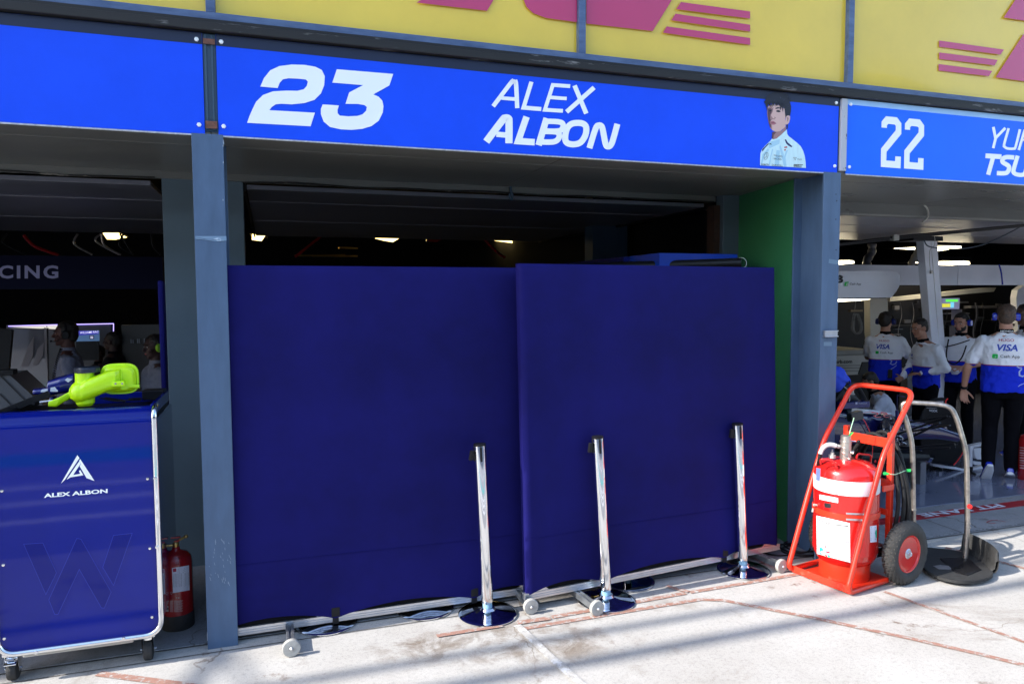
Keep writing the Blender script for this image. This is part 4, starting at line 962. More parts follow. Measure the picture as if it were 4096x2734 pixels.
g = MB(); g.tube([L3(-.30, .444, .195), L3(.30, .444, .195)], .012, 12); g.build('axle', M_steel, we)
Mw = Matrix((wv, Vector((0, 0, 1)), bv)).transposed()
for sg in (-1, 1):
    c = L3(sg * .262, .444, .195)
    g = MB(); pr = []
    for a in range(-150, 151, 15): pr.append((.150 + .046 * math.cos(R(a)), .042 * math.sin(R(a)) * 1.05))
    n0 = len(g.v); g.lathe(pr, 96, c, Mw, cap0=False, cap1=False)
    # tread blocks: raise alternate patches near the crown
    for i in range(n0, len(g.v)):
        q = (i - n0); ringi, k = divmod(q, 96); 
        if 5 <= ringi <= 15:
            up_ = 1 if ((k // 2 + ringi) % 2) else 0
            d = g.v[i] - c; d -= bv * d.dot(bv); g.v[i] += d.normalized() * (.006 if up_ else -.006)
    wh = g.build('wheel', mat('tyre_rubber', (0.045, 0.043, 0.04), 0.8, var=0.35, vs=18), we, smooth=True, angle=35)
    rr = MB(); rr.lathe([(.122, .022 * sg), (.116, .030 * sg), (.108, .028 * sg), (.100, .016 * sg), (.098, -.02 * sg), (.120, -.03 * sg)], 48, c, Mw); 
    rp = MB(); rp.lathe([(.036, -.02 * sg), (.040, -.004 * sg), (.096, -.012 * sg), (.098, -.012 * sg)], 48, c, Mw)
    for j in range(12):
        a0 = 2 * math.pi * j / 12; pts = [c + Mw @ Vector((r_ * math.cos(a0 + (r_ - .03) * 5), r_ * math.sin(a0 + (r_ - .03) * 5), .012 * sg)) for r_ in (.036, .05, .065, .08, .10)]
        rr.tube(pts, .0045, 6, flat=1.6)
    rim = rr.build('rim', M_red, wh, smooth=True, angle=40); rp.build('rim_plate', mat('rim_shadow_red', (0.16, 0.006, 0.008), 0.5), wh)  # plate coloured dark to stand for the shade between the spokes
    h_ = MB(); h_.lathe([(.030, .004 * sg), (.032, .022 * sg), (.026, .027 * sg), (.013, .027 * sg), (.012, .040 * sg), (.008, .042 * sg), (.0001, .036 * sg)], 24, c, Mw); h_.build('hub', M_alu, wh, smooth=True, angle=40)
CC = L3(0, .226, 0); rC = .192
g = MB(); g.lathe([(.150, .014), (.150, .10), (.153, .12)], 48, CC); g.build('foot_ring', M_redor, we, smooth=True)
g = MB(); g.lathe([(.02, .085), (.12, .095), (.165, .125), (.186, .165), (rC, .19), (rC + .0015, .195), (rC, .20), (rC, .655), (rC + .002, .66), (rC, .665), (.188, .69), (.172, .718), (.14, .742), (.09, .757), (.04, .763), (.0001, .764)], 64, CC); g.build('cylinder', M_red, we, smooth=True, angle=60)
g = MB(); g.lathe([(rC + .001, .570), (rC + .0016, .572), (rC + .0016, .658), (rC + .001, .660)], 64, CC, cap0=False, cap1=False); g.build('white_band', M_white, we, smooth=True)
g = MB(); g.lathe([(rC + .001, .418), (rC + .006, .419), (rC + .006, .455), (rC + .001, .456)], 64, CC, cap0=False, cap1=False); g.build('strap', M_redor, we, smooth=True, angle=40)
f1 = oncyl(CC, rC, .0012); f2 = oncyl(CC, rC, .0022); T1 = lambda l: [(3100 + .606 * x, 1500 + .606 * y) for x, y in l]
TQ = lambda l: [(3200 + .2551 * x, 1950 + .2551 * y) for x, y in l]
g = MB(); gridpoly(g, TQ([(257, 432), (782, 552), (790, 1172), (265, 1030)]), f1, 14, 2); g.build('label', M_white, we)
g = MB(); gridpoly(g, TQ([(303, 103), (597, 158), (598, 237), (306, 180)]), f1, 8, 1); g.build('label', M_white, we)
g = MB(); gridpoly(g, TQ([(1095, 600), (1200, 585), (1204, 845), (1100, 856)]), f1, 6, 1); g.build('label', M_paper, we)
g = MB(); gridpoly(g, TQ([(380, 232), (483, 250), (483, 322), (382, 303)]), f1, 4, 1); g.build('label', M_ink, we)
g = MB()
g.text('Chubb', 52, lambda u, v: f2(*TQ([(292 + u * 1.0, 540 + u * .26 - v)])[0]), bold=.012, sx=.98)
g.stroke(TQ([(352, 572), (400, 584), (455, 598)]), 2.3, f2); g.stroke(TQ([(548, 576), (650, 590), (757, 600)]), 3.6, f2); g.stroke(TQ([(552, 800), (650, 812), (764, 820), (764, 856), (650, 846), (553, 830)]), .7, f2, True); g.stroke(TQ([(552, 832), (650, 846), (764, 856)]), 2.0, f2)
for i, (y, x0, x1) in enumerate(((640, 620, 680), (665, 620, 672), (700, 620, 690), (725, 612, 668), (750, 590, 668), (880, 585, 612), (950, 565, 628), (985, 565, 598), (1045, 590, 628))): g.stroke(TQ([(x0, y), (x1, y + (x1 - x0) * .1)]), .7, f2)
for i in range(16):
    for x0 in (600, 690): g.stroke(TQ([(x0 - 40, 612 + i * 10 + (x0 - 560) * .13), (x0 + 30 - (i * 7) % 22, 612 + i * 10 + (x0 - 490) * .13)]), .28, f2)
for i in range(18): g.stroke(TQ([(330 if i > 3 else 345, 620 + i * 17), (372, 628 + i * 17)]), .25, f2)
for i in range(3): g.stroke(TQ([(600, 890 + i * 30), (700, 905 + i * 30)]), .35, f2)
for i in range(9): g.stroke(TQ([(1108, 622 + i * 24), (1190, 610 + i * 24)]), .6 if i % 4 else 1.4, f2)
for i in range(3): g.stroke(TQ([(392 + i * 3, 262 + i * 18), (470 - i * 8, 276 + i * 18)]), .01, f2)
g.build('label_print', M_ink, we)
g = MB()
for l in ([(376, 668), (383, 655), (390, 670)], [(380, 740), (388, 718), (394, 742), (388, 750)], [(388, 800), (393, 780), (399, 800)], [(395, 870), (408, 910), (405, 950), (392, 948)], [(400, 985), (468, 1000), (466, 1022), (430, 1020), (402, 1002)], [(388, 1040), (420, 1050), (432, 1080), (420, 1090), (400, 1065)]): g.poly(TQ(l), f2)
g.build('label_print', M_logored, we)
g = MB(); f2b = oncyl(CC, rC, .0018)
for l in ([(303, 925), (360, 945), (362, 990), (330, 985), (318, 1010), (362, 1055), (308, 1035)], [(384, 965), (400, 960), (448, 975), (466, 985), (400, 975)], [(384, 1035), (440, 1040), (470, 1060), (470, 1092), (388, 1068)]): g.poly(TQ(l), f2b)
gridpoly(g, TQ([(1175, 690), (1205, 640), (1206, 770), (1190, 790)]), f2b, 2, 1)
g.build('label_print', mat('label_green', (0.02, 0.55, 0.33), 0.5), we)
g = MB(); f3 = oncyl(CC, rC + .0065, .002)
for y0, y1 in ((905, 918), (944, 956)):
    gridpoly(g, T1([(468, y0), (592, y0 + 6), (590, y0 + 18), (470, y1)]), f3, 8, 1)
g.build('buckle', M_alu, we)
g = MB()
p = oncyl(CC, rC + .006, .006)(*T1([(262, 853)])[0]); g.tube([p + V((-.01, 0, 0)), p + V((.02, -.01, -.004))], .008, 8); p2 = oncyl(CC, rC + .006, .006)(*T1([(258, 888)])[0]); g.tube([p2 + V((-.008, 0, .012)), p2 + V((-.012, 0, -.012))], .006, 8); g.build('clamp_bolt', M_wheel, we, smooth=True)
# valve, hoses, handles
na = Vector((fwd.x, fwd.y, 0)).normalized()
A = lambda x, y, o=0.0: onplane(*T1([(x, y)])[0], CC + na * o, na)
vb = A(465, 552, -.02); vt = A(465, 395, -.02); vz = vt.z - vb.z
g = MB(); g.lathe([(.033, -.01), (.033, vz * .70), (.036, vz * .71), (.036, vz * .76), (.031, vz * .77), (.031, vz * .97), (.024, vz)], 24, vb)
for x, y in ((440, 475), (440, 510), (498, 510), (470, 545)): q = A(x, y, -.055); g.lathe([(.006, 0), (.006, .02), (.004, .024)], 6, q, rotm('X', 90))
g.tube([A(500, 505, -.02), A(518, 505, -.02)], .010, 8); g.build('valve', mat('nickel', (0.62, 0.56, 0.50), 0.3, metal=0.85), we, smooth=True, angle=40)
g = MB(); g.tube([A(498, 432, -.02), A(535, 436, -.03)], .004, 8); g.build('lever', M_alu, we)
g = MB(); g.ell(A(552, 437, -.03), (.0115, .0115, .0115)); g.lathe([(.010, 0), (.013, .012), (.013, .018), (.006, .022)], 14, A(571, 582, -.02)); g.build('knob', M_blk, we, smooth=True)
g = MB(); g.tube([A(432, 470, -.02), A(418, 468, -.02), A(400, 467, -.02)], .010, 10); g.tube([A(425, 470, -.02), A(412, 469, -.02)], .014, 6); g.lathe([(.022, 0), (.022, .02), (.013, .02), (.013, .035), (.005, .036), (.004, .055)], 12, A(377, 545, -.01)); g.build('coupling', M_wheel, we, smooth=True, angle=40)
hp = spline([A(402, 466, -.02), A(370, 458, -.02), A(335, 465, -.025), (A(310, 490, -.03)), A(298, 520, -.03)], 10)
g = MB(); g.tube(hp, 0, 12, rr=[.0135 if (i // 2) % 2 else .0105 for i in range(len(hp))]); 
hp2 = []
for i in range(len(hp) - 1):
    for k_ in range(3): hp2.append(hp[i].lerp(hp[i + 1], k_ / 3))
g = MB(); g.tube(hp2, 0, 12, rr=[.0145 if (i % 6) < 3 else .0105 for i in range(len(hp2))]); g.build('ribbed_hose', mat('ribbed_white', (0.70, 0.72, 0.70), 0.4), we)
g = MB(); g.tube(spline([A(298, 520, -.03), A(291, 560, -.02), A(288, 610, .05), A(292, 680, .14)], 6), .0115, 10)
hub = L3(0.0, .50, .50)
for i in range(5):
    ra, rb_ = .185 + .012 * (i % 3), .375 + .012 * ((i * 2) % 3); woff = .46 + .026 * i
    pts = [L3(.015 + ra * math.cos(a) * (1.0 - .12 * math.sin(a)), woff + .018 * math.sin(a * 2 + i), .50 + rb_ * math.sin(a)) for a in [2 * math.pi * j / 56 for j in range(56)]]
    g.tube(pts, .0125, 10, closed=True)
g.build('hose', mat('hose_rubber', (0.014, 0.014, 0.015), 0.6, spec=.25, var=0.2, vs=20), we, smooth=True)
g = MB(); g.tube(bend([A(302, 585, -.09), A(300, 552, -.10), A(383, 560, -.13), A(408, 608, -.13)], .02, 5), .0065, 10); g.build('handle', M_red, we, smooth=True)
g = MB(); g.tube(bend([A(533, 565, .07), A(545, 517, .07), A(636, 527, .07), A(630, 578, .09)], .02, 5), .0065, 10); g.build('handle', M_red, we, smooth=True)
g = MB(); g.poly([tuple(p_) for p_ in T1([(272, 610), (300, 615), (297, 698), (270, 692)])], lambda u, v: onplane(u, v, CC - na * .205, na)); g.build('tag', mat('tag_blue', (0.22, 0.27, 0.50), 0.35), we)
g = MB(); PB = L3(0.16, .40, .6); fb = lambda o: (lambda u, v: onplane(u, v, PB - na * o, na))
g.poly(T1([(712, 640), (728, 636), (762, 648), (745, 658), (714, 656)]), fb(.05)); g.poly(T1([(858, 619), (896, 617), (897, 637), (860, 637)]), fb(-.05)); g.poly(T1([(484, 392), (505, 374), (520, 377), (503, 397)]), lambda u, v: onplane(u, v, CC - na * .03, na)); g.poly(T1([(560, 560), (596, 557), (598, 572), (562, 572)]), lambda u, v: onplane(u, v, CC + na * .05, na))
g.build('tag', M_greentag, we)
g = MB(); g.tube([fb(.05)(*p_) for p_ in T1([(760, 652), (790, 655), (825, 643), (860, 628)])], .0022, 6); g.tube([onplane(*p_, CC - na * .03, na) for p_ in T1([(492, 385), (505, 335), (522, 280)])], .0025, 6); g.build('tie', mat('tie_pale', (0.45, 0.72, 0.48), 0.4), we)

# ------------------------------------------------------------------ hand truck
hn = Vector((.67, .742, 0)); HP = Vector((4.385, 3.53, 0))
Hh = lambda x, y, o=0: onplane(*T1([(x, y)])[0], HP + hn * o, hn)
ht = thing('hand_truck', 'bare metal hand truck with black rubber toe plate beside the wheeled extinguisher', 'hand truck', HP)
lb_ = Hh(917, 1120)
lb_.z = 0.03
pts = [Vector((HP.x - .02, HP.y, .03)), Hh(1270, 980), Hh(1265, 512), Hh(1205, 300), Hh(1165, 212), Hh(1080, 190), Hh(960, 183), Hh(873, 178), Hh(840, 190), Hh(842, 235), Hh(868, 300), Hh(907, 455), Hh(913, 880), lb_]
pp = [pts[0], pts[1], pts[2]] + pts[3:]
g = MB(); g.tube(bend(pp, .07, 6), .0165, 14); fr_ = g.build('tube_frame', M_steel, ht, smooth=True)
g = MB()
for (x, y) in ((1272, 975), (1272, 1000), (914, 885)): q = Hh(x, y); g.lathe([(.0175, -.003), (.0185, 0), (.0175, .003)], 16, q)
g.build('sleeve_joint', M_steel, ht, smooth=True)
g = MB(); q = Hh(1285, 865, -.017); g.lathe([(.016, 0), (.016, .001)], 14, q, Matrix.Rotation(math.atan2(-hn.y, -hn.x), 3, 'Z') @ rotm('Y', 90)); g.build('sticker', M_red, ht)
g = MB(); pl_ = [(4.455, 3.640), (4.44, 3.50), (4.335, 3.315), (4.20, 3.235), (4.02, 3.235), (3.93, 3.33), (3.955, 3.47), (4.12, 3.70), (4.25, 3.80)]
pl_ = [(p.x, p.y) for p in spline([Vector((a, b, 0)) for a, b in pl_], 5, True)]
g.poly(pl_, lambda u, v: Vector((u, v, .022)), (0, 0, .016)); g.build('toe_plate', M_rub, ht, bevel=.006)
g = MB(); g.poly([(4.38, 3.52), (4.27, 3.34), (4.10, 3.30), (4.08, 3.36), (4.20, 3.58)], lambda u, v: Vector((u, v, .0385)), (0, 0, .004))
for k_ in range(13): a = Vector((4.36 - .019 * k_, 3.505 - .008 * k_ + (.01 if k_ > 10 else 0), .0435)); b = Vector((4.27 - .0145 * k_, 3.35 - .003 * k_, .0435)); g.tube([a, b], .003, 5)
g.build('ribbed_pad', M_blk, ht, bevel=.002)
g = MB(); ed = spline([Vector(q) for q in ((4.47, 3.66, 0), (4.465, 3.56, 0), (4.41, 3.42, 0), (4.33, 3.31, 0))], 8); n = len(ed)
rows = [(0.0, .02, 0), (.018, .03, .1), (.030, .07, .5), (.034, .15, 1), (.030, .165, 1), (.018, .15, 1), (.012, .07, .5), (-.012, .04, .2)]
base_n = []
for i, p_ in enumerate(ed):
    t_ = (ed[min(i + 1, n - 1)] - ed[max(i - 1, 0)]).normalized(); o_n = Vector((-t_.y, t_.x, 0)) * 1; hgt = min(1, .35 + 3.2 * math.sin(math.pi * (i + .6) / (n + .2)))
    base_n.append(g.verts([p_ + o_n * a + Vector((0, 0, .02 + (z - .02) * min(1, hgt))) for a, z, _ in rows]))
for a, b in zip(base_n[:-1], base_n[1:]):
    for j in range(len(rows) - 1): g.face((a + j, b + j, b + j + 1, a + j + 1))
g.build('curved_lip', M_rub, ht, smooth=True, weld=True, angle=70)
g = MB(); g.poly([(4.03, 3.44), (4.10, 3.41), (4.145, 3.45), (4.10, 3.49), (4.04, 3.49)], lambda u, v: Vector((u, v, .039)), (0, 0, .003)); g.build('metal_clip', M_alu, ht)

# ------------------------------------------------------------------ background helper
def bxm(g, x0, y0, x1, y1, Y, d=.05):
    a = at(x0, (y0 + y1) / 2, Y=Y); b = at(x1, (y0 + y1) / 2, Y=Y); t_ = at((x0 + x1) / 2, y0, Y=Y); l_ = at((x0 + x1) / 2, y1, Y=Y)
    g.box((a.x, Y, l_.z), (b.x, Y + d, t_.z)); return g
def bx(name, rect, Y, d, m, parent=None, bevel=0.0):
    g = MB(); bxm(g, *rect, Y, d); return g.build(name, m, parent, bevel=bevel)
def pxpoly(name, l, Y, d, m, parent=None, off=0.0, bevel=0.0):
    g = MB(); g.poly(l, fY(Y), (0, d, 0) if d else None); return g.build(name, m, parent, bevel=bevel)

# ------------------------------------------------------------------ left garage contents
fa = tag(bx('garage_fascia', (-400, 1022, 652, 1156), 7.0, .06, mat('fascia_navy', (0.002, 0.003, 0.02), 0.6, spec=0.1), None), 'dark navy fascia with pale grey lettering across the left garage', 'fascia')
g = MB(); g.text('RACING', 50, lambda u, v: at(236 - 3 + u, 1111 - v, Y=6.995), bold=.03, sx=1.25, space=1.22, align='RIGHT'); g.build('lettering', M_greytext, fa)
wb = thing('backlit_panel', 'pale wall panel outlined by a thin purple light strip in the left garage', 'panel', at(250, 1500, Y=9.3))
bx('panel', (33, 1297, 450, 1640), 9.3, .05, mat('panel_grey', (0.13, 0.125, 0.135), 0.3), wb)
g = MB(); f = fY(9.28); g.stroke([(33, 1304), (240, 1298), (454, 1294), (454, 1332)], 3.2, f); g.build('light_strip', M_purple, wb)
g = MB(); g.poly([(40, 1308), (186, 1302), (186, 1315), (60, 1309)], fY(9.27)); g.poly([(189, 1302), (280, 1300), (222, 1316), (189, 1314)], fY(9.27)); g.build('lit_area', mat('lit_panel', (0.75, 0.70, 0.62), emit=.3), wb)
random.seed(5)
for k in range(7):
    x = random.uniform(20, 640); g = MB(); g.tube(spline([at(x, 935, Y=9.8), at(x + random.uniform(-25, 25), 965 + random.uniform(0, 20), Y=9.8), at(x + random.uniform(30, 80), 1018, Y=9.8)], 6), .012, 6); tag(g.build('hanging_cable', M_steel if k % 3 == 0 else M_blk, B), None)
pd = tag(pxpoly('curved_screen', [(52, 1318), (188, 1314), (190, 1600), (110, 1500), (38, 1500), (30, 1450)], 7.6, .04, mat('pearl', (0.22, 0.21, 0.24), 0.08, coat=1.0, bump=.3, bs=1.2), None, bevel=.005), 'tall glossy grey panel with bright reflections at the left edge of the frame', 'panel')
g = MB(); g.poly([(112, 1385), (135, 1345), (132, 1420), (112, 1465), (84, 1468)], fY(7.59)); g.poly([(150, 1395), (176, 1368), (172, 1420), (150, 1460), (130, 1460)], fY(7.59)); g.poly([(176, 1310), (184, 1310), (190, 1470), (180, 1430), (178, 1380)], fY(7.589)); g.build('shine', mat('smudge', (0.32, 0.28, 0.30), 0.5), pd)  # bright reflections painted on the panel as pale patches
tag(pxpoly('dark_monitor', [(-60, 1302), (48, 1320), (34, 1478), (-60, 1478)], 7.0, .05, M_blk, None), 'black screen at the far left edge behind the cart', 'monitor')
dk = thing('desk', 'grey stepped desk with a black box behind the cart at far left', 'desk', at(60, 1640, Y=6.2))
pxpoly('desk_side', [(-60, 1505), (40, 1500), (250, 1690), (-60, 1690)], 6.2, .4, mat('desk_grey', (0.10, 0.11, 0.13), 0.3), dk)
g = MB(); g.stroke([(0, 1500), (120, 1620)], 5, fY(6.19)); g.stroke([(0, 1575), (50, 1625)], 5, fY(6.19)); g.build('desk_joint', M_ink, dk)
bx('control_box', (-40, 1480, 52, 1500), 6.15, .1, M_blk, dk)
mn = thing('monitor', 'small blue monitor showing team name and number 22 behind the man with a headset', 'monitor', at(355, 1400, Y=8.8))
bx('screen', (305, 1322, 395, 1364), 8.8, .04, mat('screen_blue', (0.07, 0.14, 0.28), emit=.22), mn)
bx('screen', (305, 1364, 395, 1440), 8.8, .04, M_ink, mn)
g = MB(); g.poly([(305, 1322), (395, 1322), (395, 1335), (305, 1342)], fY(8.79)); g.build('banner', mat('banner_blue', (0.03, 0.03, 0.28), emit=.35), mn)
g = MB(); g.text('WILLIAMS RAC', 8.5, lambda u, v: at(394 + u, 1330 - v - u * .06, Y=8.785), align='RIGHT', bold=.01, sx=.95); g.build('lettering', mat('screen_white', (0.45, 0.45, 0.6), emit=.5), mn)
bx('number_tile', (358, 1340, 376, 1356), 8.786, .004, mat('tile_navy', (0.015, 0.02, 0.07), emit=.2), mn)
g = MB(); g.text('22', 8.5, lambda u, v: at(367 + u, 1352.5 - v, Y=8.78), align='CENTER', bold=.03); g.build('lettering', mat('screen_white', (0.6, 0.6, 0.7), emit=.5), mn)
pn_ = thing('glass_cabinet', 'dim grey cabinet with small bottles behind the rightmost man in the left garage', 'cabinet', at(560, 1500, Y=8.6))
bx('panel', (492, 1298, 650, 1650), 8.6, .05, mat('panel_dim', (0.045, 0.042, 0.038), 0.3), pn_)
g = MB(); 
for x in (522, 530, 548, 555, 575, 585, 600): bxm(g, x, 1352 + (x % 7), x + 5, 1372, 8.55, .03)
g.build('bottle', mat('bottle_grey', (0.3, 0.3, 0.33), 0.2), pn_)
g = MB(); bxm(g, 640, 1122, 661, 1720, 4.62, .10); tag(g.build('side_screen', M_navy_fab, None, bevel=.008), 'narrow blue fabric screen edge seen just left of the rear pillar', 'screen')
# middle garage contents above the screens
cb = thing('tall_cabinet', 'navy metal cabinet top showing above the right blue screen', 'cabinet', (2.9, 4.7, 0))
a_ = at(2638, 1011, Y=4.55); b_ = at(2950, 1014, Y=4.55)
g = MB(); g.box((a_.x, 4.55, .02), (b_.x, 5.0, a_.z)); g.build('cabinet_body', mat('cabinet_navy', (0.006, 0.05, 0.42), 0.25, coat=.4), cb, bevel=.003)
g = MB(); g.box((a_.x - .05, 5.001, .02), (b_.x - .05, 6.6, a_.z - .004)); g.build('cabinet_wing', M_navygloss, cb)
g = MB(); q = at(2965, 1052, Y=4.3); q2 = Vector((q.x - 1.0, 5.0, q.z - .02)); 
d_ = (q2 - q).normalized(); g.tube([q, q2], .036, 24, caps=False); tb_ = thing('carbon_tube', 'black tube end with a thin white rim above the right screen corner', 'tube', q); g.build('tube_body', M_blk, tb_, smooth=True)
g = MB(); ringp = [q + (rt * math.cos(a) + Vector((0, 0, 1)) * math.sin(a)) * .0365 for a in [2 * math.pi * j / 32 for j in range(32)]]; g.tube(ringp, .0016, 6, closed=True); g.build('rim', M_white, tb_)

# ------------------------------------------------------------------ right garage contents
fa2 = thing('garage_fascia', 'glossy white fascia band across the right garage above the mechanics', 'fascia', at(3700, 1140, Y=7.4))
for (x0, x1) in ((3300, 3831), (3833, 4110), (4112, 4500)): bx('panel', (x0, 1060, x1, 1140), 7.4, .08, M_gar_white, fa2, bevel=.003)
rs = thing('hanging_sign', 'white rounded hanging box sign with green square logo beside the right column', 'sign', at(3480, 1130, Y=6.6))
o_l = [(3200, 1086), (3560, 1083), (3588, 1088), (3602, 1100), (3603, 1115), (3596, 1145), (3585, 1165), (3565, 1190), (3200, 1192)]
pxpoly('panel', o_l, 6.6, .18, M_gar_white, rs, bevel=.012)
g = MB(); g.poly([(3380, 1128), (3395, 1126), (3391, 1143), (3378, 1144)], fY(6.587)); g.build('logo_square', M_cashgreen, rs)
g = MB(); g.text('$', 9, lambda u, v: at(3384 + u + v * .2, 1139 - v, Y=6.585), bold=.02); g.build('logo_letter', M_white, rs)
g = MB(); g.text('Cash App', 9, lambda u, v: at(3399 + u + v * .15, 1139.5 - v, Y=6.585), sx=.92); g.text('B', 30, lambda u, v: at(3372 + u + v * .15, 1130 - v, Y=6.585), align='RIGHT', bold=.04, sx=1.2); g.build('lettering', M_ink, rs)
g = MB(); g.poly([(3200, 1196), (3485, 1196), (3440, 1202), (3200, 1215)], fY(6.66)); g.build('under_light', mat('warm_strip', (0.95, 0.85, 0.62), emit=2.0), rs)
wl = thing('equipment_wall', 'black equipment wall with screens and notes behind the mechanics', 'equipment wall', at(3700, 1600, Y=9.6))
bx('panel', (3300, 1142, 4300, 1850), 9.6, .1, M_blk, wl)
bx('shelf', (3720, 1252, 3880, 1256), 9.4, .15, M_gar_grey, wl); bx('shelf', (3885, 1222, 4020, 1232), 9.4, .15, M_gar_grey, wl); bx('shelf', (3720, 1282, 4000, 1286), 9.4, .15, M_ink, wl)
bx('shelf', (3560, 1300, 3720, 1304), 9.4, .15, M_ink, wl)
pxpoly('light_bar', [(3560, 1190), (3700, 1175), (3940, 1150), (3985, 1150), (3975, 1166), (3900, 1172), (3720, 1190), (3560, 1205)], 9.2, .08, M_cab, wl)
bx('note', (3806, 1238, 3848, 1278), 9.38, .005, mat('note_grey', (0.15, 0.15, 0.2), 0.6), wl); bx('note', (3798, 1302, 3838, 1362), 9.38, .005, mat('note_dim', (0.08, 0.08, 0.11), 0.6), wl)
bx('screen_tile', (3765, 1192, 3838, 1236), 9.3, .04, mat('screen_grey', (0.16, 0.17, 0.30), emit=.25), wl)
bx('screen_tile', (3784, 1197, 3832, 1206), 9.29, .004, mat('tile_green', (0.08, 0.55, 0.06), emit=.5), wl)
bx('screen_tile', (3768, 1214, 3802, 1228), 9.289, .004, mat('tile_yellow', (0.45, 0.45, 0.04), emit=.4), wl)
bx('screen_tile', (3803, 1208, 3816, 1230), 9.288, .004, mat('tile_cyan', (0.12, 0.42, 0.6), emit=.4), wl)
tag(pxpoly('partition_panel', [(3482, 1196), (3548, 1196), (3552, 1270), (3560, 1500), (3500, 1500), (3484, 1330)], 8.8, .12, M_cab, None, bevel=.01), 'cream partition panel behind the back-turned mechanic near the right column', 'partition')
tag(pxpoly('white_door', [(4100, 1140), (4300, 1135), (4300, 1800), (4110, 1800), (4075, 1330), (4066, 1190), (4072, 1160)], 8.6, .1, M_gar_white, None, bevel=.015), 'curved white door panel at the right edge of the frame', 'door')
ctn = thing('counter', 'cream counter with dark web address lettering and grooved drawers', 'counter', at(3420, 1600, Y=8.0))
bx('counter_front', (3250, 1422, 3485, 1500), 8.0, .6, M_cab, ctn); bx('counter_top', (3250, 1400, 3485, 1420), 8.0, .6, mat('counter_top', (0.25, 0.245, 0.22), 0.35), ctn, bevel=.005)
g = MB(); g.text('vcarb.com', 14.5, lambda u, v: at(3409 + u, 1451 - v - u * .03, Y=7.995), bold=.03, align='RIGHT'); g.build('lettering', M_ink, ctn)
g = MB(); 
for y in (1462, 1472, 1484): g.stroke([(3300, y), (3448, y - 2)], 1.6, fY(7.99))
g.build('drawer_gap', M_ink, ctn)
tag(pxpoly('laptop', [(3436, 1496), (3452, 1448), (3482, 1447), (3482, 1498)], 7.7, .02, M_blk, None, bevel=.003), 'black laptop standing open at the end of the cream counter', 'laptop')
dr = thing('tool_cabinet', 'grey drawer cabinet between the two standing mechanics left of the white post', 'cabinet', at(3660, 1800, Y=8.2))
bx('cabinet_body', (3625, 1485, 3735, 1850), 8.2, .5, M_gar_grey, dr, bevel=.006)
for y in (1515, 1560, 1620): bx('drawer', (3630, y, 3730, y + 36), 8.185, .014, mat('drawer_grey', (0.10, 0.10, 0.115), 0.4), dr, bevel=.003)
bt = thing('water_bottle', 'light blue bottle on the grey cabinet beside the black glove', 'bottle', at(3663, 1512, Y=8.0))
q = at(3663, 1512, Y=8.0); g = MB(); g.lathe([(.035, 0), (.037, .01), (.037, .10), (.030, .12), (.012, .14), (.012, .155)], 16, q); g.build('bottle_body', mat('bottle_blue', (0.05, 0.40, 0.62), 0.15), bt, smooth=True)
random.seed(9)
for k in range(34):
    x = random.uniform(3570, 4050); y = random.uniform(1200, 1470); w_ = random.uniform(6, 34); h_ = random.uniform(2, 16)
    bx('equipment_box', (x, y, x + w_, y + h_), 9.45 + .003 * k, .05, (M_ink, M_gar_grey, MATS['drawer_grey'], M_blk)[k % 4], wl)
for k in range(9):
    x = random.uniform(3570, 4040); g = MB(); g.tube(spline([at(x, 1210, Y=9.35), at(x + 6, 1260, Y=9.33), at(x - 8, 1330, Y=9.35), at(x + 10, 1400, Y=9.35)], 5), .006, 5); g.build('wall_cable', (M_ink, M_gar_grey)[k % 2], wl)
# coiled air line
g = MB(); cpts = []
path = spline([at(x, y, Y=7.6) for x, y in ((3418, 1255), (3412, 1290), (3412, 1320), (3428, 1334), (3443, 1322), (3442, 1290), (3430, 1255))], 30)
tube_pts = []
for i, p_ in enumerate(path): a = i * 1.6; tube_pts.append(p_ + (rt * math.cos(a) + Vector((0, .5, .3)) * math.sin(a)) * .022)
g.tube(tube_pts, .005, 6); cl_ = thing('air_line', 'grey coiled air line hanging from a bracket near the right column', 'air line', at(3428, 1240, Y=7.6)); g.build('coil', mat('coil_grey', (0.35, 0.34, 0.32), 0.5), cl_, smooth=True)
bx('bracket', (3404, 1239, 3451, 1246), 7.58, .05, mat('bracket_wood', (0.35, 0.25, 0.13), 0.6), cl_)
g = MB(); g.tube(spline([at(x, y, Y=7.6) for x, y in ((3418, 1240), (3422, 1215), (3420, 1190))], 5), .004, 6); g.build('feed_line', M_wheel, cl_)
# ventilation hoses behind the door
for (l, w0, lab) in (([(3488, 975), (3486, 1010), (3466, 1045), (3478, 1075)], .055, 'crumpled grey ventilation hose above the fascia, left of the white post'), ([(3675, 990), (3668, 1010), (3652, 1040), (3640, 1070)], .045, 'cream ventilation hose directly left of the white post')):
    g = MB(); sp_ = spline([at(x, y, Y=8.2) for x, y in l], 8); g.tube(sp_, 0, 14, rr=[w0 * (1 + .10 * math.sin(i * 1.1)) for i in range(len(sp_))]); tag(g.build('ventilation_hose', M_cab if w0 < .05 else M_gar_grey, None, smooth=True), lab, 'hose', 'ventilation hoses hanging in the right garage')
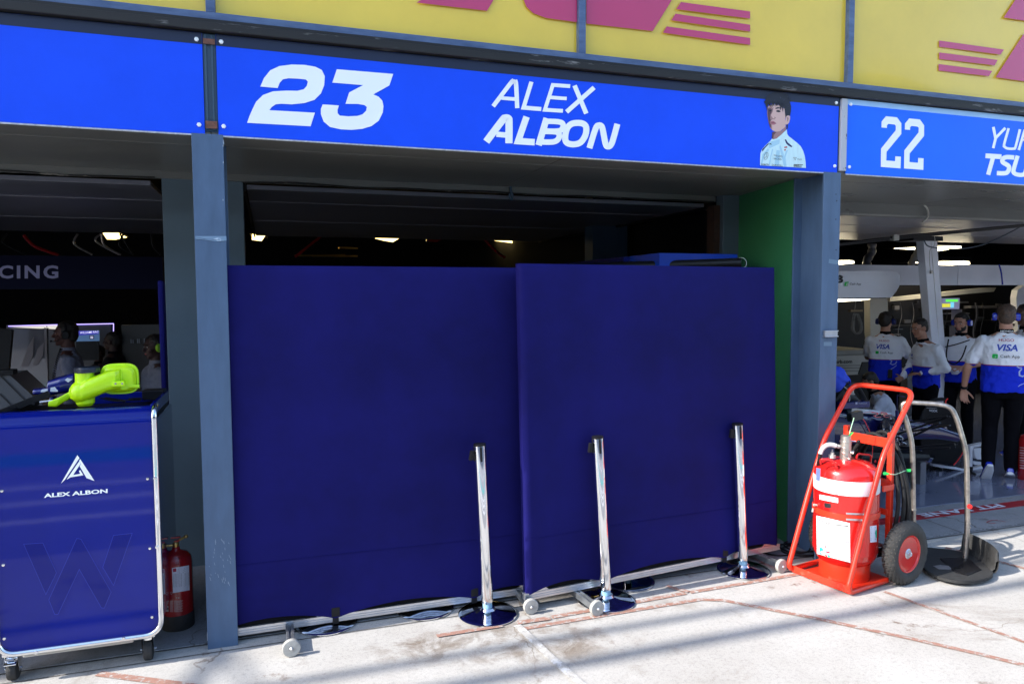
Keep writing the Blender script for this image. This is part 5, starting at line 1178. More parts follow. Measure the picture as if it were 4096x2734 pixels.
# leaning white post
wp = thing('white_post', 'white square post rising beside the bearded mechanic in the right garage', 'post', at(3800, 1960, Z=.01))
pa = [at(3678, 962, Y=6.3), at(3732, 962, Y=6.3)]; pb_ = [at(3738, 1690, Y=6.3), at(3790, 1690, Y=6.3)]
ext = (pb_[0] - pa[0]) * (pa[0].z / (pa[0].z - pb_[0].z) - 1)
g = MB(); c0 = (pa[0] + pa[1]) / 2; c1 = (pb_[0] + pb_[1]) / 2; dd = (c1 - c0) / (c0.z - c1.z); foot = c0 + dd * (c0.z - .01); 
hw = (pa[1].x - pa[0].x) / 2 * 1.0
g.loft([(c0 + Vector((0, 0, .02)), (hw, 0, 0), (0, .05, 0)), (foot, (hw, 0, 0), (0, .05, 0))], 4, 2)
g.v = []; g.f = []; g.mi = []
for (c_, ) in ((c0 + Vector((0, 0, .02)),), (foot,)): g.verts([c_ + Vector((sx_ * hw, sy_ * .05, 0)) for sx_, sy_ in ((-1, -1), (1, -1), (1, 1), (-1, 1))])
for q_ in ((0, 1, 2, 3), (4, 7, 6, 5), (0, 4, 5, 1), (1, 5, 6, 2), (2, 6, 7, 3), (3, 7, 4, 0)): g.face(q_)
# a rib along the post
g.build('post_body', M_gar_white, wp, bevel=.004)
g = MB(); g.tube([c0 + Vector((hw * .1, -.053, 0)), foot + Vector((hw * .1, -.053, .0))], .004, 6); g.build('rib', M_white, wp)
g = MB(); g.cbox(at(3725, 1088, Y=6.22), (.03, .02, .035)); g.build('latch', M_steel, wp, bevel=.003)
bx('post_head', (3655, 944, 3772, 962), 6.2, .25, M_blk, wp)
# cable tray crossing under the right door
ctr = thing('cable_tray', 'thin black cable tray with clamps crossing under the right overhead door', 'cable tray', at(3700, 940, Y=5.4))
g = MB(); g.tube([at(3355, 975, Y=5.45), at(3600, 945, Y=5.4), at(4110, 898, Y=5.3)], .012, 6); g.tube([at(3355, 980, Y=5.47), at(3650, 948, Y=5.42), at(4110, 903, Y=5.32)], .010, 6); g.build('tray', M_blk, ctr)
bx('clamp', (3576, 938, 3598, 961), 5.38, .05, M_wheel, ctr, bevel=.004)
g = MB(); g.tube(spline([at(x, y, Y=5.4) for x, y in ((3697, 962), (3715, 985), (3780, 994), (3860, 993), (3940, 975), (4010, 945), (4085, 905))], 8), .006, 8); tag(g.build('air_hose', mat('hose_teal', (0.01, 0.03, 0.06), 0.4), None, smooth=True), 'dark blue hose sagging from the cable tray in the right garage', 'hose')
g = MB(); g.tube(spline([at(x, y, Y=7.3) for x, y in ((3996, 1058), (4005, 1090), (4010, 1138))], 6), .010, 8); tag(g.build('air_hose', M_head, None, smooth=True), 'short blue hose hanging over the white fascia', 'hose')
g = MB(); g.tube(spline([at(x, y, Y=5.45) for x, y in ((3738, 945), (3740, 965), (3735, 985), (3720, 1000), (3718, 1040), (3722, 1085))], 6), .003, 6); tag(g.build('thin_cable', M_wheel, None, smooth=True), 'thin pale cable running down the top of the white post', 'cable')

# race car under work
car = thing('racing_car', 'dark blue and white racing car without wheels being worked on in the right garage', 'car', at(3560, 1850, Y=5.2))
YC = 5.0
pc = lambda x, y, o=0.0: at(x, y, Y=YC + o)
def csec(x, yt, yb, dpt, o=.0):
    a = pc(x, yt); b = pc(x, yb); c = (a + b) / 2; return (c + Vector((0, dpt, 0)), (0, dpt, 0), (0, 0, (a.z - b.z) / 2))
g = MB(); g.loft([csec(3300, 1600, 1800, .30), csec(3380, 1622, 1800, .30), csec(3470, 1640, 1795, .26), csec(3560, 1658, 1780, .2), csec(3640, 1676, 1765, .16), csec(3760, 1700, 1760, .12), csec(3840, 1730, 1770, .10)], 24, 4)
g.build('chassis', mat('car_navy', (0.006, 0.007, 0.06), 0.14, coat=1), car, smooth=True, angle=60)
g = MB(); f = fY(YC - .01)
g.poly([(3408, 1630), (3500, 1640), (3570, 1652), (3560, 1656), (3430, 1652), (3405, 1650)], fY(YC - .012), (0, .2, .0)); g.build('white_stripe', mat('car_white', (0.5, 0.58, 0.66), 0.2, coat=.6), car)
g = MB()
for x0 in (3493, 3530): g.stroke([(x0 - 8, 1648), (x0 + 15, 1650), (x0 + 20, 1655), (x0 + 4, 1662), (x0 + 12, 1668), (x0 + 32, 1667)], 4.6, fY(YC - .018))
g.build('number', mat('number_white', (0.65, 0.6, 0.65), 0.4), car)
g = MB()
for x0 in (3493, 3530): g.stroke([(x0 - 7, 1648), (x0 + 14, 1650), (x0 + 19, 1655), (x0 + 4, 1662), (x0 + 12, 1668), (x0 + 31, 1667)], 2.6, fY(YC - .021))
g.stroke([(3370, 1628), (3390, 1631)], 3.5, fY(YC - .02)); g.stroke([(3436, 1656), (3460, 1685), (3484, 1735), (3491, 1780), (3489, 1830)], 3.2, fY(YC - .03)); g.stroke([(3440, 1654), (3480, 1645), (3570, 1660)], 1.2, fY(YC - .022))
g.ell(at(3501, 1844, Y=YC - .04), (.012, .004, .014)); g.build('red_trim', mat('trim_red', (0.75, 0.02, 0.02), 0.4), car)
g = MB(); g.loft([csec(3300, 1520, 1640, .25), csec(3380, 1530, 1640, .25), csec(3430, 1560, 1640, .22), csec(3455, 1610, 1640, .2)], 20, 2.5); g.tube(spline([pc(3340, 1600, -.02), pc(3390, 1540, -.02), pc(3430, 1548, 0), pc(3470, 1620, .1)], 6), .02, 10); g.build('cockpit_cover', M_blk, car, smooth=True)
g = MB(); g.tube(spline([pc(3375, 1545, -.05), pc(3392, 1560, -.05), pc(3399, 1590, -.05), pc(3396, 1605, -.05)], 6), .004, 6); g.tube([pc(3408, 1550, -.05), pc(3410, 1572, -.05)], .012, 8); g.tube([pc(3400, 1575, -.05), pc(3418, 1576, -.05)], .006, 6); g.build('cockpit_fitting', M_wheel, car)
sh = bx('side_board', (3372, 1608, 3480, 1632), YC - .08, .25, mat('board_navy', (0.008, 0.01, 0.10), 0.25), car, bevel=.004)
g = MB(); bxm(g, 3422, 1608, 3430, 1616, YC - .083, .002); g.text('TSUNODA', 6, lambda u, v: at(3433 + u, 1615 - v, Y=YC - .085), sx=.9); g.build('lettering', mat('pale_print', (0.35, 0.35, 0.5), 0.5), sh)
g = MB(); g.cbox(pc(3420, 1663, -.25), (.12, .06, .07), rotm('Y', -10)); g.tube([pc(3380, 1670, -.2), pc(3400, 1668, -.24)], .008, 6); g.build('mirror', mat('mirror_black', (0.03, 0.03, 0.035), 0.3), car, bevel=.012)
g = MB()
for (a_, b_) in (((3560, 1700), (3790, 1664)), ((3560, 1745), (3800, 1665)), ((3600, 1790), (3820, 1775)), ((3600, 1770), (3760, 1690)), ((3560, 1800), (3800, 1790)), ((3640, 1725), (3800, 1700))): g.tube([pc(*a_, -.05), pc(*b_, -.45)], .009, 6, flat=1.8)
g.build('suspension_arm', M_blk, car)
g = MB(); random.seed(11); g.poly([(3528, 1690), (3545, 1672), (3585, 1672), (3600, 1700), (3598, 1760), (3530, 1750)], fY(YC - .07), (0, .02, 0))
g.build('upright_plate', mat('plate_dark', (0.02, 0.02, 0.03), 0.25, coat=.5), car, bevel=.003)
g = MB()
for k_ in range(46):
    q = pc(random.gauss(3580, 26), random.gauss(1735, 26), -.1 + random.uniform(-.03, .03)); g.cbox(q, (random.uniform(.008, .028), .015, random.uniform(.006, .02)), Matrix.Rotation(random.uniform(0, 3), 3, 'Y'))
for k_ in range(5): q = pc(3575 + k_ * 8, 1715 + k_ * 13, -.09); g.tube([q, q + V((.05, 0, -.02))], .010, 8)
g.build('brake_fitting', mat('fitting_metal', (0.35, 0.36, 0.42), 0.2, metal=.9), car, bevel=.002)
g = MB(); g.tube([pc(3588, 1655, -.1), pc(3589, 1585, -.1), pc(3590, 1580, -.1), pc(3620, 1587, -.1)], .003, 6); g.tube([pc(3588, 1690, -.1), pc(3588, 1640, -.1)], .014, 10); g.build('pitot_probe', mat('probe_navy', (0.01, 0.01, 0.08), 0.3), car, smooth=True)
g = MB(); g.loft([csec(3300, 1790, 1870, .5, 0), csec(3560, 1800, 1862, .4), csec(3720, 1810, 1850, .25)], 16, 4); g.build('floor_section', M_blk, car)
for x in (3400, 3640): g = MB(); g.cbox(at(x, 1880, Y=5.3), (.07, .3, .22)); g.build('jack_stand', M_gar_grey, car, bevel=.004)
TV = lambda l: [(3600 + .351 * x, 1400 + .351 * y) for x, y in l]
fw = thing('front_wing', 'black front wing piece with red edge on a white stand behind the hand truck', 'car part', at(3760, 1880, Y=5.6))
ol = TV([(318, 600), (345, 560), (420, 540), (480, 537), (545, 545), (535, 600), (560, 640), (640, 720), (690, 880), (760, 1080), (745, 1130), (720, 1160), (610, 1305), (480, 1300), (360, 1285), (400, 1245), (380, 1225), (270, 1205), (235, 1110), (218, 960), (222, 800), (250, 700)])
g = MB(); n = len(ol)
rings_ = []
for (sc_, yy) in ((.90, 5.35), (.97, 5.355), (1.0, 5.37), (1.0, 5.45), (.95, 5.52)):
    cxm = sum(p[0] for p in ol) / n; cym = sum(p[1] for p in ol) / n
    rings_.append(g.verts([at(cxm + (p[0] - cxm) * sc_, cym + (p[1] - cym) * sc_, Y=yy) for p in ol]))
for a, b in zip(rings_[:-1], rings_[1:]):
    for j in range(n): j2 = (j + 1) % n; g.face((a + j, a + j2, b + j2, b + j))
tr = tessellate_polygon([[Vector((p[0], p[1], 0)) for p in ol]])
for t_ in tr: g.face([rings_[0] + i for i in t_]); g.face([rings_[-1] + i for i in reversed(t_)])
g.build('wing_shell', mat('carbon_black', (0.010, 0.010, 0.012), 0.5, spec=.12, var=.3, vs=40), fw, smooth=True, angle=30)
g = MB(); g.stroke(TV(spline([(546, 548), (525, 575), (522, 600), (535, 628)], 4)), 4, fY(5.345)); g.stroke(TV(spline([(722, 1150), (690, 1210), (650, 1265), (612, 1305)], 4)), 4, fY(5.345)); g.build('red_edge', MATS['trim_red'], fw)
g = MB(); g.stroke(TV([(330, 612), (350, 588), (492, 584), (478, 622), (440, 618)]), 2.0, fY(5.348)); g.text('HEFT', 7, lambda u, v: at(*TV([(352 + u * 2.7, 606 - v * 2.7)])[0], Y=5.347), bold=.03, sx=1.3)
g.text('VODK', 9.2, lambda u, v: at(*TV([(332 + u * 2.85, 697 - v * 2.85 + u * .2)])[0], Y=5.347), bold=.01, sx=.92); g.stroke(TV([(302, 655), (420, 660)]), 1.0, fY(5.347)); g.build('lettering', M_greytext if False else mat('wing_print', (0.55, 0.55, 0.6), 0.5), fw)
g = MB(); g.poly(TV([(500, 860), (525, 850), (560, 950), (585, 985), (550, 975), (520, 930)]), fY(5.347)); 
for k_ in range(9): q_ = TV([(random.uniform(290, 680), random.uniform(730, 1200))])[0]; g.ell(at(*q_, Y=5.347), (.003, .002, .003), seg=6, rings=4)
g.build('rivet', mat('glint', (0.3, 0.33, 0.4), 0.2, metal=.8), fw)  # the pale patch among the rivets is a painted glint
sd = thing('wing_stand', 'low white metal stand under the black front wing piece', 'stand', at(3800, 1885, Z=0.0))
for l in ([(380, 1290), (830, 1368), (840, 1385), (800, 1382), (382, 1318)], [(800, 1085), (960, 1058), (960, 1085), (840, 1105), (825, 1130), (822, 1370), (795, 1375)], [(822, 1352), (1010, 1295), (1010, 1330), (822, 1378)], [(846, 1120), (960, 1118), (985, 1200), (1010, 1245), (880, 1238), (862, 1215)], [(850, 1270), (1010, 1290), (1005, 1305), (850, 1300)]):
    pxpoly('stand_frame', TV(l), 5.42, .04, M_gar_white, sd, bevel=.003)
for (x, y) in ((430, 1345), (810, 1395)): g = MB(); q = at(*TV([(x, y + 12)])[0], Z=.012); g.lathe([(.045, 0), (.04, .012), (.014, .02), (.014, .07)], 14, q); g.build('foot', M_blk, sd)
g = MB(); g.loft([(pc(3330, 1480, -.2), (.06, 0, 0), (0, .05, .02)), (pc(3372, 1500, -.22), (.08, 0, -.05), (0, .06, .06)), (pc(3395, 1530, -.2), (.03, 0, -.08), (0, .05, .02))], 12, 3); g.ell(pc(3345, 1515, -.2), (.10, .06, .11)); 
tag(g.build('cover_cloth', M_cloth_blue, None, remesh=.012, smit=2, disp=(.02, .06)), 'bright blue cloth draped over the car cockpit beside the right column', 'cloth')
ex2 = thing('fire_extinguisher', 'red extinguisher standing at the right edge of the frame behind the standing mechanic', 'extinguisher', at(4110, 1915, Z=.01))
q = at(4112, 1915, Z=.01); g = MB(); g.lathe([(.085, 0), (.088, .01), (.088, .38), (.075, .42), (.03, .45), (.02, .47)], 32, q); g.build('cylinder', M_reddark, ex2, smooth=True)
g = MB(); g.cbox(q + V((0, 0, .50)), (.06, .03, .03)); g.lathe([(.018, -.0), (.018, .02)], 12, q + V((-.04, -.02, .485)), rotm('X', 90)); g.build('valve', M_alu, ex2)
f = oncyl(q, .088, .001); g = MB()
for i in range(9): gridpoly(g, [(4079, 1787 + i * 10), (4100, 1789 + i * 10), (4100, 1792 + i * 10 + (i % 3)), (4079, 1790 + i * 10 + (i % 3))], f, 4, 1)
g.build('label_print', mat('faded_print', (0.5, 0.35, 0.35), 0.5), ex2)

# ------------------------------------------------------------------ people
def shirt_mat(name, top, low, zb, sleeves=False):
    m = bpy.data.materials.new(name); m.use_nodes = True; nt = m.node_tree; N = nt.nodes.new; L = nt.links.new
    b = nt.nodes['Principled BSDF']; b.inputs['Roughness'].default_value = .75; b.inputs['Specular IOR Level'].default_value = .2
    tc = N('ShaderNodeTexCoord'); sx = N('ShaderNodeSeparateXYZ'); L(tc.outputs['Object'], sx.inputs[0])
    r = N('ShaderNodeValToRGB'); r.color_ramp.interpolation = 'CONSTANT'; e = r.color_ramp.elements
    e[0].position = 0; e[0].color = (*low, 1); e[1].position = .5; e[1].color = (*top, 1)
    q = e.new(.492); q.color = (0.32, 0.01, 0.03, 1)
    a = N('ShaderNodeMath'); a.operation = 'SUBTRACT'; a.inputs[1].default_value = zb - .5; L(sx.outputs[2], a.inputs[0]); L(a.outputs[0], r.inputs[0]); L(r.outputs[0], b.inputs['Base Color'])
    if sleeves:
        ab = N('ShaderNodeMath'); ab.operation = 'ABSOLUTE'; L(sx.outputs[0], ab.inputs[0])
        g1 = N('ShaderNodeMath'); g1.operation = 'GREATER_THAN'; g1.inputs[1].default_value = .188; L(ab.outputs[0], g1.inputs[0])
        g2 = N('ShaderNodeMath'); g2.operation = 'GREATER_THAN'; g2.inputs[1].default_value = .165; L(sx.outputs[1], g2.inputs[0])
        mx_ = N('ShaderNodeMath'); mx_.operation = 'MAXIMUM'; L(g1.outputs[0], mx_.inputs[0]); L(g2.outputs[0], mx_.inputs[1])
        mm = N('ShaderNodeMixRGB'); L(mx_.outputs[0], mm.inputs[0]); L(r.outputs[0], mm.inputs[1]); mm.inputs[2].default_value = (*top, 1); L(mm.outputs[0], b.inputs['Base Color'])
    n2 = N('ShaderNodeTexNoise'); n2.inputs['Scale'].default_value = 9; n2.inputs['Detail'].default_value = 3; n2.inputs['Distortion'].default_value = 1.5; L(tc.outputs['Object'], n2.inputs['Vector'])
    bp = N('ShaderNodeBump'); bp.inputs['Strength'].default_value = .5; bp.inputs['Distance'].default_value = .02; L(n2.outputs[0], bp.inputs['Height']); L(bp.outputs[0], b.inputs['Normal'])
    return m
M_team = shirt_mat('team_shirt', (0.86, 0.86, 0.90), (0.008, 0.03, 0.62), 1.15)
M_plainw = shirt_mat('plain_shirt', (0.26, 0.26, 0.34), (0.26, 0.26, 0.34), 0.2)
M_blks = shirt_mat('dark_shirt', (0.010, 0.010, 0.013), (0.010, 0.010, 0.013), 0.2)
def hand(g, wr, d, pn_, side, curl=35, s=1.0, thumb=45):
    """palm + five separate fingers; d: pointing direction, pn_: palm normal (fingers curl towards it), side: +1/-1 side of the thumb"""
    d = Vector(d).normalized(); pn_ = Vector(pn_); pn_ = (pn_ - d * pn_.dot(d)).normalized(); sd = d.cross(pn_) * side
    wr = Vector(wr)
    g.loft([(wr, sd * .024 * s, pn_ * .017 * s), (wr + d * .03 * s, sd * .034 * s, pn_ * .015 * s), (wr + d * .075 * s, sd * .041 * s, pn_ * .014 * s), (wr + d * .09 * s, sd * .038 * s, pn_ * .011 * s)], 12, 2.6)
    for i, (ln, o) in enumerate(((.072, .031), (.080, .0105), (.075, -.010), (.058, -.030))):
        p = wr + d * (.086 - .004 * abs(i - 1)) * s + sd * o * s; dd = (d + sd * (o * 3)).normalized(); rr_ = (.0092 - .0006 * (i == 3)) * s
        for j, f_ in enumerate((.45, .30, .25)):
            a = R(curl * (.6, 1.0, .8)[j]); dd = (dd * math.cos(a) + pn_ * math.sin(a)).normalized(); q = p + dd * ln * f_ * s
            g.cap(p, q, rr_ * (1 - .08 * j), rr_ * (.9 - .08 * j), 8); p = q
    p = wr + d * .022 * s + sd * .030 * s; dd = (d * math.cos(R(thumb)) + sd * math.sin(R(thumb)) + pn_ * .25).normalized()
    for j, ln in enumerate((.036, .030, .024)):
        q = p + dd * ln * s; g.cap(p, q, (.0125, .0105, .0095)[j] * s, (.0105, .0095, .008)[j] * s, 8); p = q; dd = (dd + d * .35 + pn_ * .15).normalized()
def person(label, loc, theta, s=1.0, group=None, J={}, head=(0, 0), wid=1.0, shirt=M_team, sleeve='short', trousers=M_trouser, skin=M_skin, hair=M_hair, hairstyle='short', beard=False, phones=None, vox=.009, curl=(25, 25), lower=True, pd={}, shoes=True, face=True, mic=False, collar=M_trouser):
    rz = -YAW + R(theta)
    t = thing('person', label, 'person', loc, rz, group)
    t.scale = (s, s, s)
    D = dict(hip=(0, 0, .93), waist=(0, 0, 1.07), chest=(0, .0, 1.29), shc=(0, -.005, 1.42), neck=(0, 0, 1.475), head=(0, .02, 1.625),
             shL=(-.185, 0, 1.40), shR=(.185, 0, 1.40), elL=(-.245, -.03, 1.12), elR=(.245, -.03, 1.12), wrL=(-.265, .04, .875), wrR=(.265, .04, .875),
             hiL=(-.095, 0, .92), hiR=(.095, 0, .92), knL=(-.10, .03, .50), knR=(.10, .03, .50), anL=(-.105, -.01, .09), anR=(.105, -.01, .09),
             toeL=(-.12, .15, .03), toeR=(.12, .15, .03), hdL=(0, .15, -1), hdR=(0, .15, -1), pnL=(.6, .5, 0), pnR=(-.6, .5, 0))
    D.update(J); D = {k_: Vector(v) for k_, v in D.items()}
    for k_ in ('shL', 'shR'): D[k_] = D['shc'] + (D[k_] - Vector((0, -.005, 1.42))) * 1.0 if k_ not in J else D[k_]
    if wid != 1: 
        for k_ in ('shL', 'shR'): D[k_].x *= wid
    kw = dict(world=False)
    Hm = rotm('Z', head[0]) @ rotm('X', head[1]); hc = D['head']; hp = lambda v: hc + Hm @ Vector(v)
    ax_ = (D['shR'] - D['shL']).normalized(); upv = (D['neck'] - D['hip']).normalized(); fr = upv.cross(ax_).normalized() * 1
    g = MB()
    g.ell(hp((0, -.012, .028)), (.074, .094, .088), Hm, 20, 14); g.ell(hp((0, .022, -.045)), (.056, .062, .062), Hm, 16, 12); g.ell(hp((0, .062, -.088)), (.026, .022, .018), Hm)
    g.cap(hp((0, .078, .022)), hp((0, .103, -.018)), .008, .013, 8); g.ell(hp((0, .098, -.022)), (.018, .012, .009), Hm)
    g.ell(hp((0, .070, .036)), (.052, .018, .012), Hm); 
    for sx_ in (-1, 1): g.ell(hp((sx_ * .040, .055, -.022)), (.022, .022, .02), Hm); g.ell(hp((sx_ * .079, -.008, -.002)), (.010, .020, .031), Hm @ rotm('Z', sx_ * 15))
    g.ell(hp((0, .080, -.050)), (.025, .012, .006), Hm); g.ell(hp((0, .079, -.059)), (.021, .012, .007), Hm)
    g.cap(hp((0, -.02, -.04)), D['neck'] - upv * .03, .054, .062, 14)
    g.loft([(D['neck'] - upv * .0, ax_ * .07, fr * .06), (D['shc'], ax_ * .15, fr * .085), (D['chest'], ax_ * .15, fr * .095), (D['waist'], ax_ * .13, fr * .085), (D['hip'], ax_ * .145, fr * .095), (D['hip'] - upv * .09, ax_ * .12, fr * .08)], 18)
    for sd_ in 'LR':
        a_in = D['sh' + sd_] + ax_ * (.034 if sd_ == 'L' else -.034) - upv * .035
        g.cap(a_in, D['el' + sd_], .044, .040, 12); g.cap(D['el' + sd_], D['wr' + sd_], .041, .026, 12)
        sg = -1 if sd_ == 'L' else 1
        hand(g, D['wr' + sd_], D['hd' + sd_], D['pn' + sd_], 1 if (D['hd' + sd_].cross(D['pn' + sd_])).dot(Vector((-sg * .3, 1, 0))) > 0 else -1, curl[0 if sd_ == 'L' else 1])
        if lower: g.cap(D['hi' + sd_], D['kn' + sd_], .075, .048, 12); g.cap(D['kn' + sd_], D['an' + sd_], .048, .032, 12); g.cap(D['an' + sd_], D['an' + sd_].lerp(D['toe' + sd_], .6), .034, .03, 10)
    g.build('body', skin, t, remesh=vox * .72, smit=2, **kw)
    # shirt
    g = MB(); q = wid
    g.loft([(D['neck'] - upv * .008, ax_ * .066, fr * .062), (D['neck'] - upv * .03, ax_ * .10, fr * .070), (D['shc'] + upv * .0, ax_ * .165 * q, fr * .092), (D['shc'] - upv * .05, ax_ * .188 * q, fr * .115), (D['chest'], ax_ * .188 * q, fr * .128 * q), (D['waist'], ax_ * .175 * q, fr * .125 * q), (D['hip'] + upv * .02, ax_ * .178 * q, fr * .125 * q), (D['hip'] - upv * .055, ax_ * .176 * q, fr * .122 * q)], 24, 2.4)
    for sd_ in 'LR':
        a, b = D['sh' + sd_], D['el' + sd_]
        a = a + ax_ * (.026 if sd_ == 'L' else -.026) - upv * .030
        if sleeve == 'short': g.cap(a, a.lerp(b, .74), .072, .062, 14)
        else: g.cap(a, b, .070, .056, 14); g.cap(b, b.lerp(D['wr' + sd_], .88), .058, .042, 14)
    sh_ = g.build('shirt', shirt, t, remesh=vox, smit=3, disp=(.030, .075), **kw)
    g = MB(); g.loft([(D['neck'] - upv * .018, ax_ * .072, fr * .070), (D['neck'] + upv * .028 , ax_ * .064, fr * .063)], 20); g.build('collar', collar, t, smooth=True, **kw)
    if lower:
        g = MB(); g.loft([(D['hip'] + upv * .02, ax_ * .155 * q, fr * .108 * q), (D['hip'] - upv * .05, ax_ * .165 * q, fr * .115 * q), (D['hip'] - Vector((0, 0, .12)), ax_ * .155 * q, fr * .105)], 20, 2.4)
        for sd_ in 'LR':
            g.cap(D['hi' + sd_] - Vector((0, 0, .03)), D['kn' + sd_], .094 * (1 + (q - 1) * .6), .070, 14); g.cap(D['kn' + sd_], D['an' + sd_] + (D['kn' + sd_] - D['an' + sd_]) * .02, .070, .060, 14)
        g.build('trousers', trousers, t, remesh=vox * 1.2, smit=3, disp=(.014, .08), **kw)
        if shoes:
            for sd_ in 'LR':
                a, b = D['an' + sd_], D['toe' + sd_]; d = (b - a); dn = d.normalized(); sdv = dn.cross(Vector((0, 0, 1))).normalized(); uq = sdv.cross(dn).normalized()
                heel = a - dn * .03 - uq * .03
                g = MB(); g.loft([(heel - dn * .03, sdv * .028, uq * .03), (heel + dn * .03, sdv * .038, uq * .05), (heel + dn * .12, sdv * .042, uq * .036), (heel + dn * .19, sdv * .045, uq * .028), (heel + dn * .245, sdv * .030, uq * .018)], 16, 2.6)
                so_ = g.build('shoe', M_head, t, remesh=.007, smit=2, **kw)
                g = MB(); g.loft([(heel - dn * .045 - uq * .030, sdv * .026, uq * .014), (heel + dn * .03 - uq * .036, sdv * .042, uq * .014), (heel + dn * .12 - uq * .034, sdv * .046, uq * .013), (heel + dn * .19 - uq * .028, sdv * .049, uq * .012), (heel + dn * .255 - uq * .018, sdv * .030, uq * .010)], 16, 3); g.build('sole', M_white, so_, smooth=True, **kw)
    # hair
    g = MB(); g.ell(hp((0, -.020, .048)), (.081, .098, .082), Hm, 22, 16); g.ell(hp((0, -.055, .0)), (.072, .060, .080), Hm, 18, 12)
    for k_ in range(46):
        a = random.uniform(0, 2 * math.pi); z = random.uniform(.1, 1); rr_ = math.sqrt(1 - z * z)
        p = (math.cos(a) * rr_ * .078, -.02 + math.sin(a) * rr_ * .094, .048 + z * .078)
        if p[1] > .035: continue
        g.ell(hp(p), (.012, .012, .010), Hm, 6, 5)
    if hairstyle == 'long':
        for k_ in range(14): a = random.uniform(-2.6, -.5); g.ell(hp((math.cos(a) * .075, -.03 + math.sin(a) * .06, random.uniform(-.05, .0))), (.016, .016, .022), Hm, 6, 5)
    # keep the face free: cut below the brow in front
    keep = []
    ho = g.build('hair', hair, t, remesh=.0075, smit=1, disp=(.008, .02), **kw)
    me = ho.data; bm = bmesh.new(); bm.from_mesh(me); Hi = Hm.inverted()
    dl = [v for v in bm.verts if (lambda p: (p.y > .030 and p.z < .062) or (p.y > .055 and p.z < .085) or (p.y > -.012 and p.z < -.005) or (p.y > .012 and p.z < .02))(Hi @ (v.co - hc))]
    bmesh.ops.delete(bm, geom=dl, context='VERTS'); bm.to_mesh(me); bm.free()
    if face:
        g = MB()
        for sx_ in (-1, 1): g.ell(hp((sx_ * .030, .0765, .014)), (.012, .006, .0055), Hm, 10, 7)
        g.build('eye_whites', mat('eye_white', (0.55, 0.52, 0.5), 0.3), t, smooth=True, **kw)
        g = MB()
        for sx_ in (-1, 1): g.ell(hp((sx_ * .030, .0815, .013)), (.0055, .0025, .0055), Hm, 8, 6)
        g.build('irises', M_ink, t, smooth=True, **kw)
        g = MB()
        for sx_ in (-1, 1): g.tube([hp((sx_ * .014, .090, .034)), hp((sx_ * .030, .090, .040)), hp((sx_ * .048, .078, .034))], .0042, 6)
        g.build('eyebrows', hair, t, **kw)
        g = MB(); g.tube([hp((-.022, .086, -.0545)), hp((0, .0915, -.0535)), hp((.022, .086, -.0545))], .0022, 5); g.build('mouth_line', M_logored, t, **kw)
    if beard:
        g = MB(); g.ell(hp((0, .024, -.056)), (.0605, .066, .056), Hm, 20, 14); g.ell(hp((0, .064, -.092)), (.030, .026, .022), Hm)
        bo = g.build('beard', hair, t, remesh=.006, smit=1, disp=(.004, .01), **kw); me = bo.data; bm = bmesh.new(); bm.from_mesh(me)
        dl = [v for v in bm.verts if (lambda p: (abs(p.x) < .026 and p.z > -.066 and p.y > .03) or p.z > -.035 + .5 * max(0, abs(p.x) - .04) or p.y < -.02)(Hi @ (v.co - hc))]
        bmesh.ops.delete(bm, geom=dl, context='VERTS'); bm.to_mesh(me); bm.free()
    if phones is not None:
        hs = MB(); hs.tube([hp((math.cos(a) * .093, -.012, .012 + math.sin(a) * .110)) for a in [math.pi * k_ / 16 for k_ in range(17)]], .006, 8, flat=1.8)
        ho = hs.build('headset', M_blk, t, smooth=True, **kw)
        for sx_ in (-1, 1):
            g = MB(); g.loft([(hp((sx_ * .078, -.010, .0)), Hm @ Vector((0, .030, 0)), Hm @ Vector((0, 0, .038))), (hp((sx_ * .100, -.010, .0)), Hm @ Vector((0, .034, 0)), Hm @ Vector((0, 0, .042))), (hp((sx_ * .118, -.010, -.002)), Hm @ Vector((0, .026, 0)), Hm @ Vector((0, 0, .034)))], 18, 2.6); g.build('ear_cup', phones, ho, smooth=True, angle=60, **kw)
        if mic: g = MB(); g.tube(spline([hp((-.10, .0, -.02)), hp((-.085, .06, -.055)), hp((-.045, .108, -.062)), hp((-.02, .118, -.060))], 5), .003, 6); g.ell(hp((-.015, .118, -.060)), (.010, .010, .010), None, 8, 6); g.build('microphone', M_blk, ho, **kw)
    return t, D, hp, Hm, sh_
def prints(t, sh_, items, back=True):
    """lettering laid on the shirt: items (text, size, x, z, material, bold, shear); projected along local y onto the cloth"""
    from mathutils.bvhtree import BVHTree
    me = sh_.data; bt_ = BVHTree.FromPolygons([v.co for v in me.vertices], [p.vertices[:] for p in me.polygons])
    y0, dy_ = (-1, 1) if back else (1, -1)
    def drop(x, z):
        h = bt_.ray_cast(Vector((x, y0, z)), Vector((0, dy_, 0)))
        return Vector((x, (h[0].y if h[0] else 0) - dy_ * .0045, z))
    m = -1 if not back else 1
    by = {}
    for it in items: by.setdefault(it[4].name, []).append(it)
    for nm, its in by.items():
        g = MB()
        for (kind, size, x, z, mt, *rest) in its:
            if kind == 'sq': gq = rounded(x, z, x + size, z + size, size * .2, 3); g.poly([(m * a, b) for a, b in gq], lambda u, v: drop(u, v))
            elif kind == 'line': g.stroke([(m * a, b) for a, b in rest[0]], size, lambda u, v: drop(u, v))
            else: g.text(kind, size, lambda u, v: drop(m * (x + u), z + v) , bold=rest[0] if rest else 0, shear=rest[1] if len(rest) > 1 else 0, sx=rest[2] if len(rest) > 2 else 1)
        g.build('lettering', its[0][4], t, world=False)
def ground_at(px_, py_, depth):
    p = dep(px_, py_, depth); return Vector((p.x, p.y, .010)), p.z
GR = 'mechanics in the right garage'
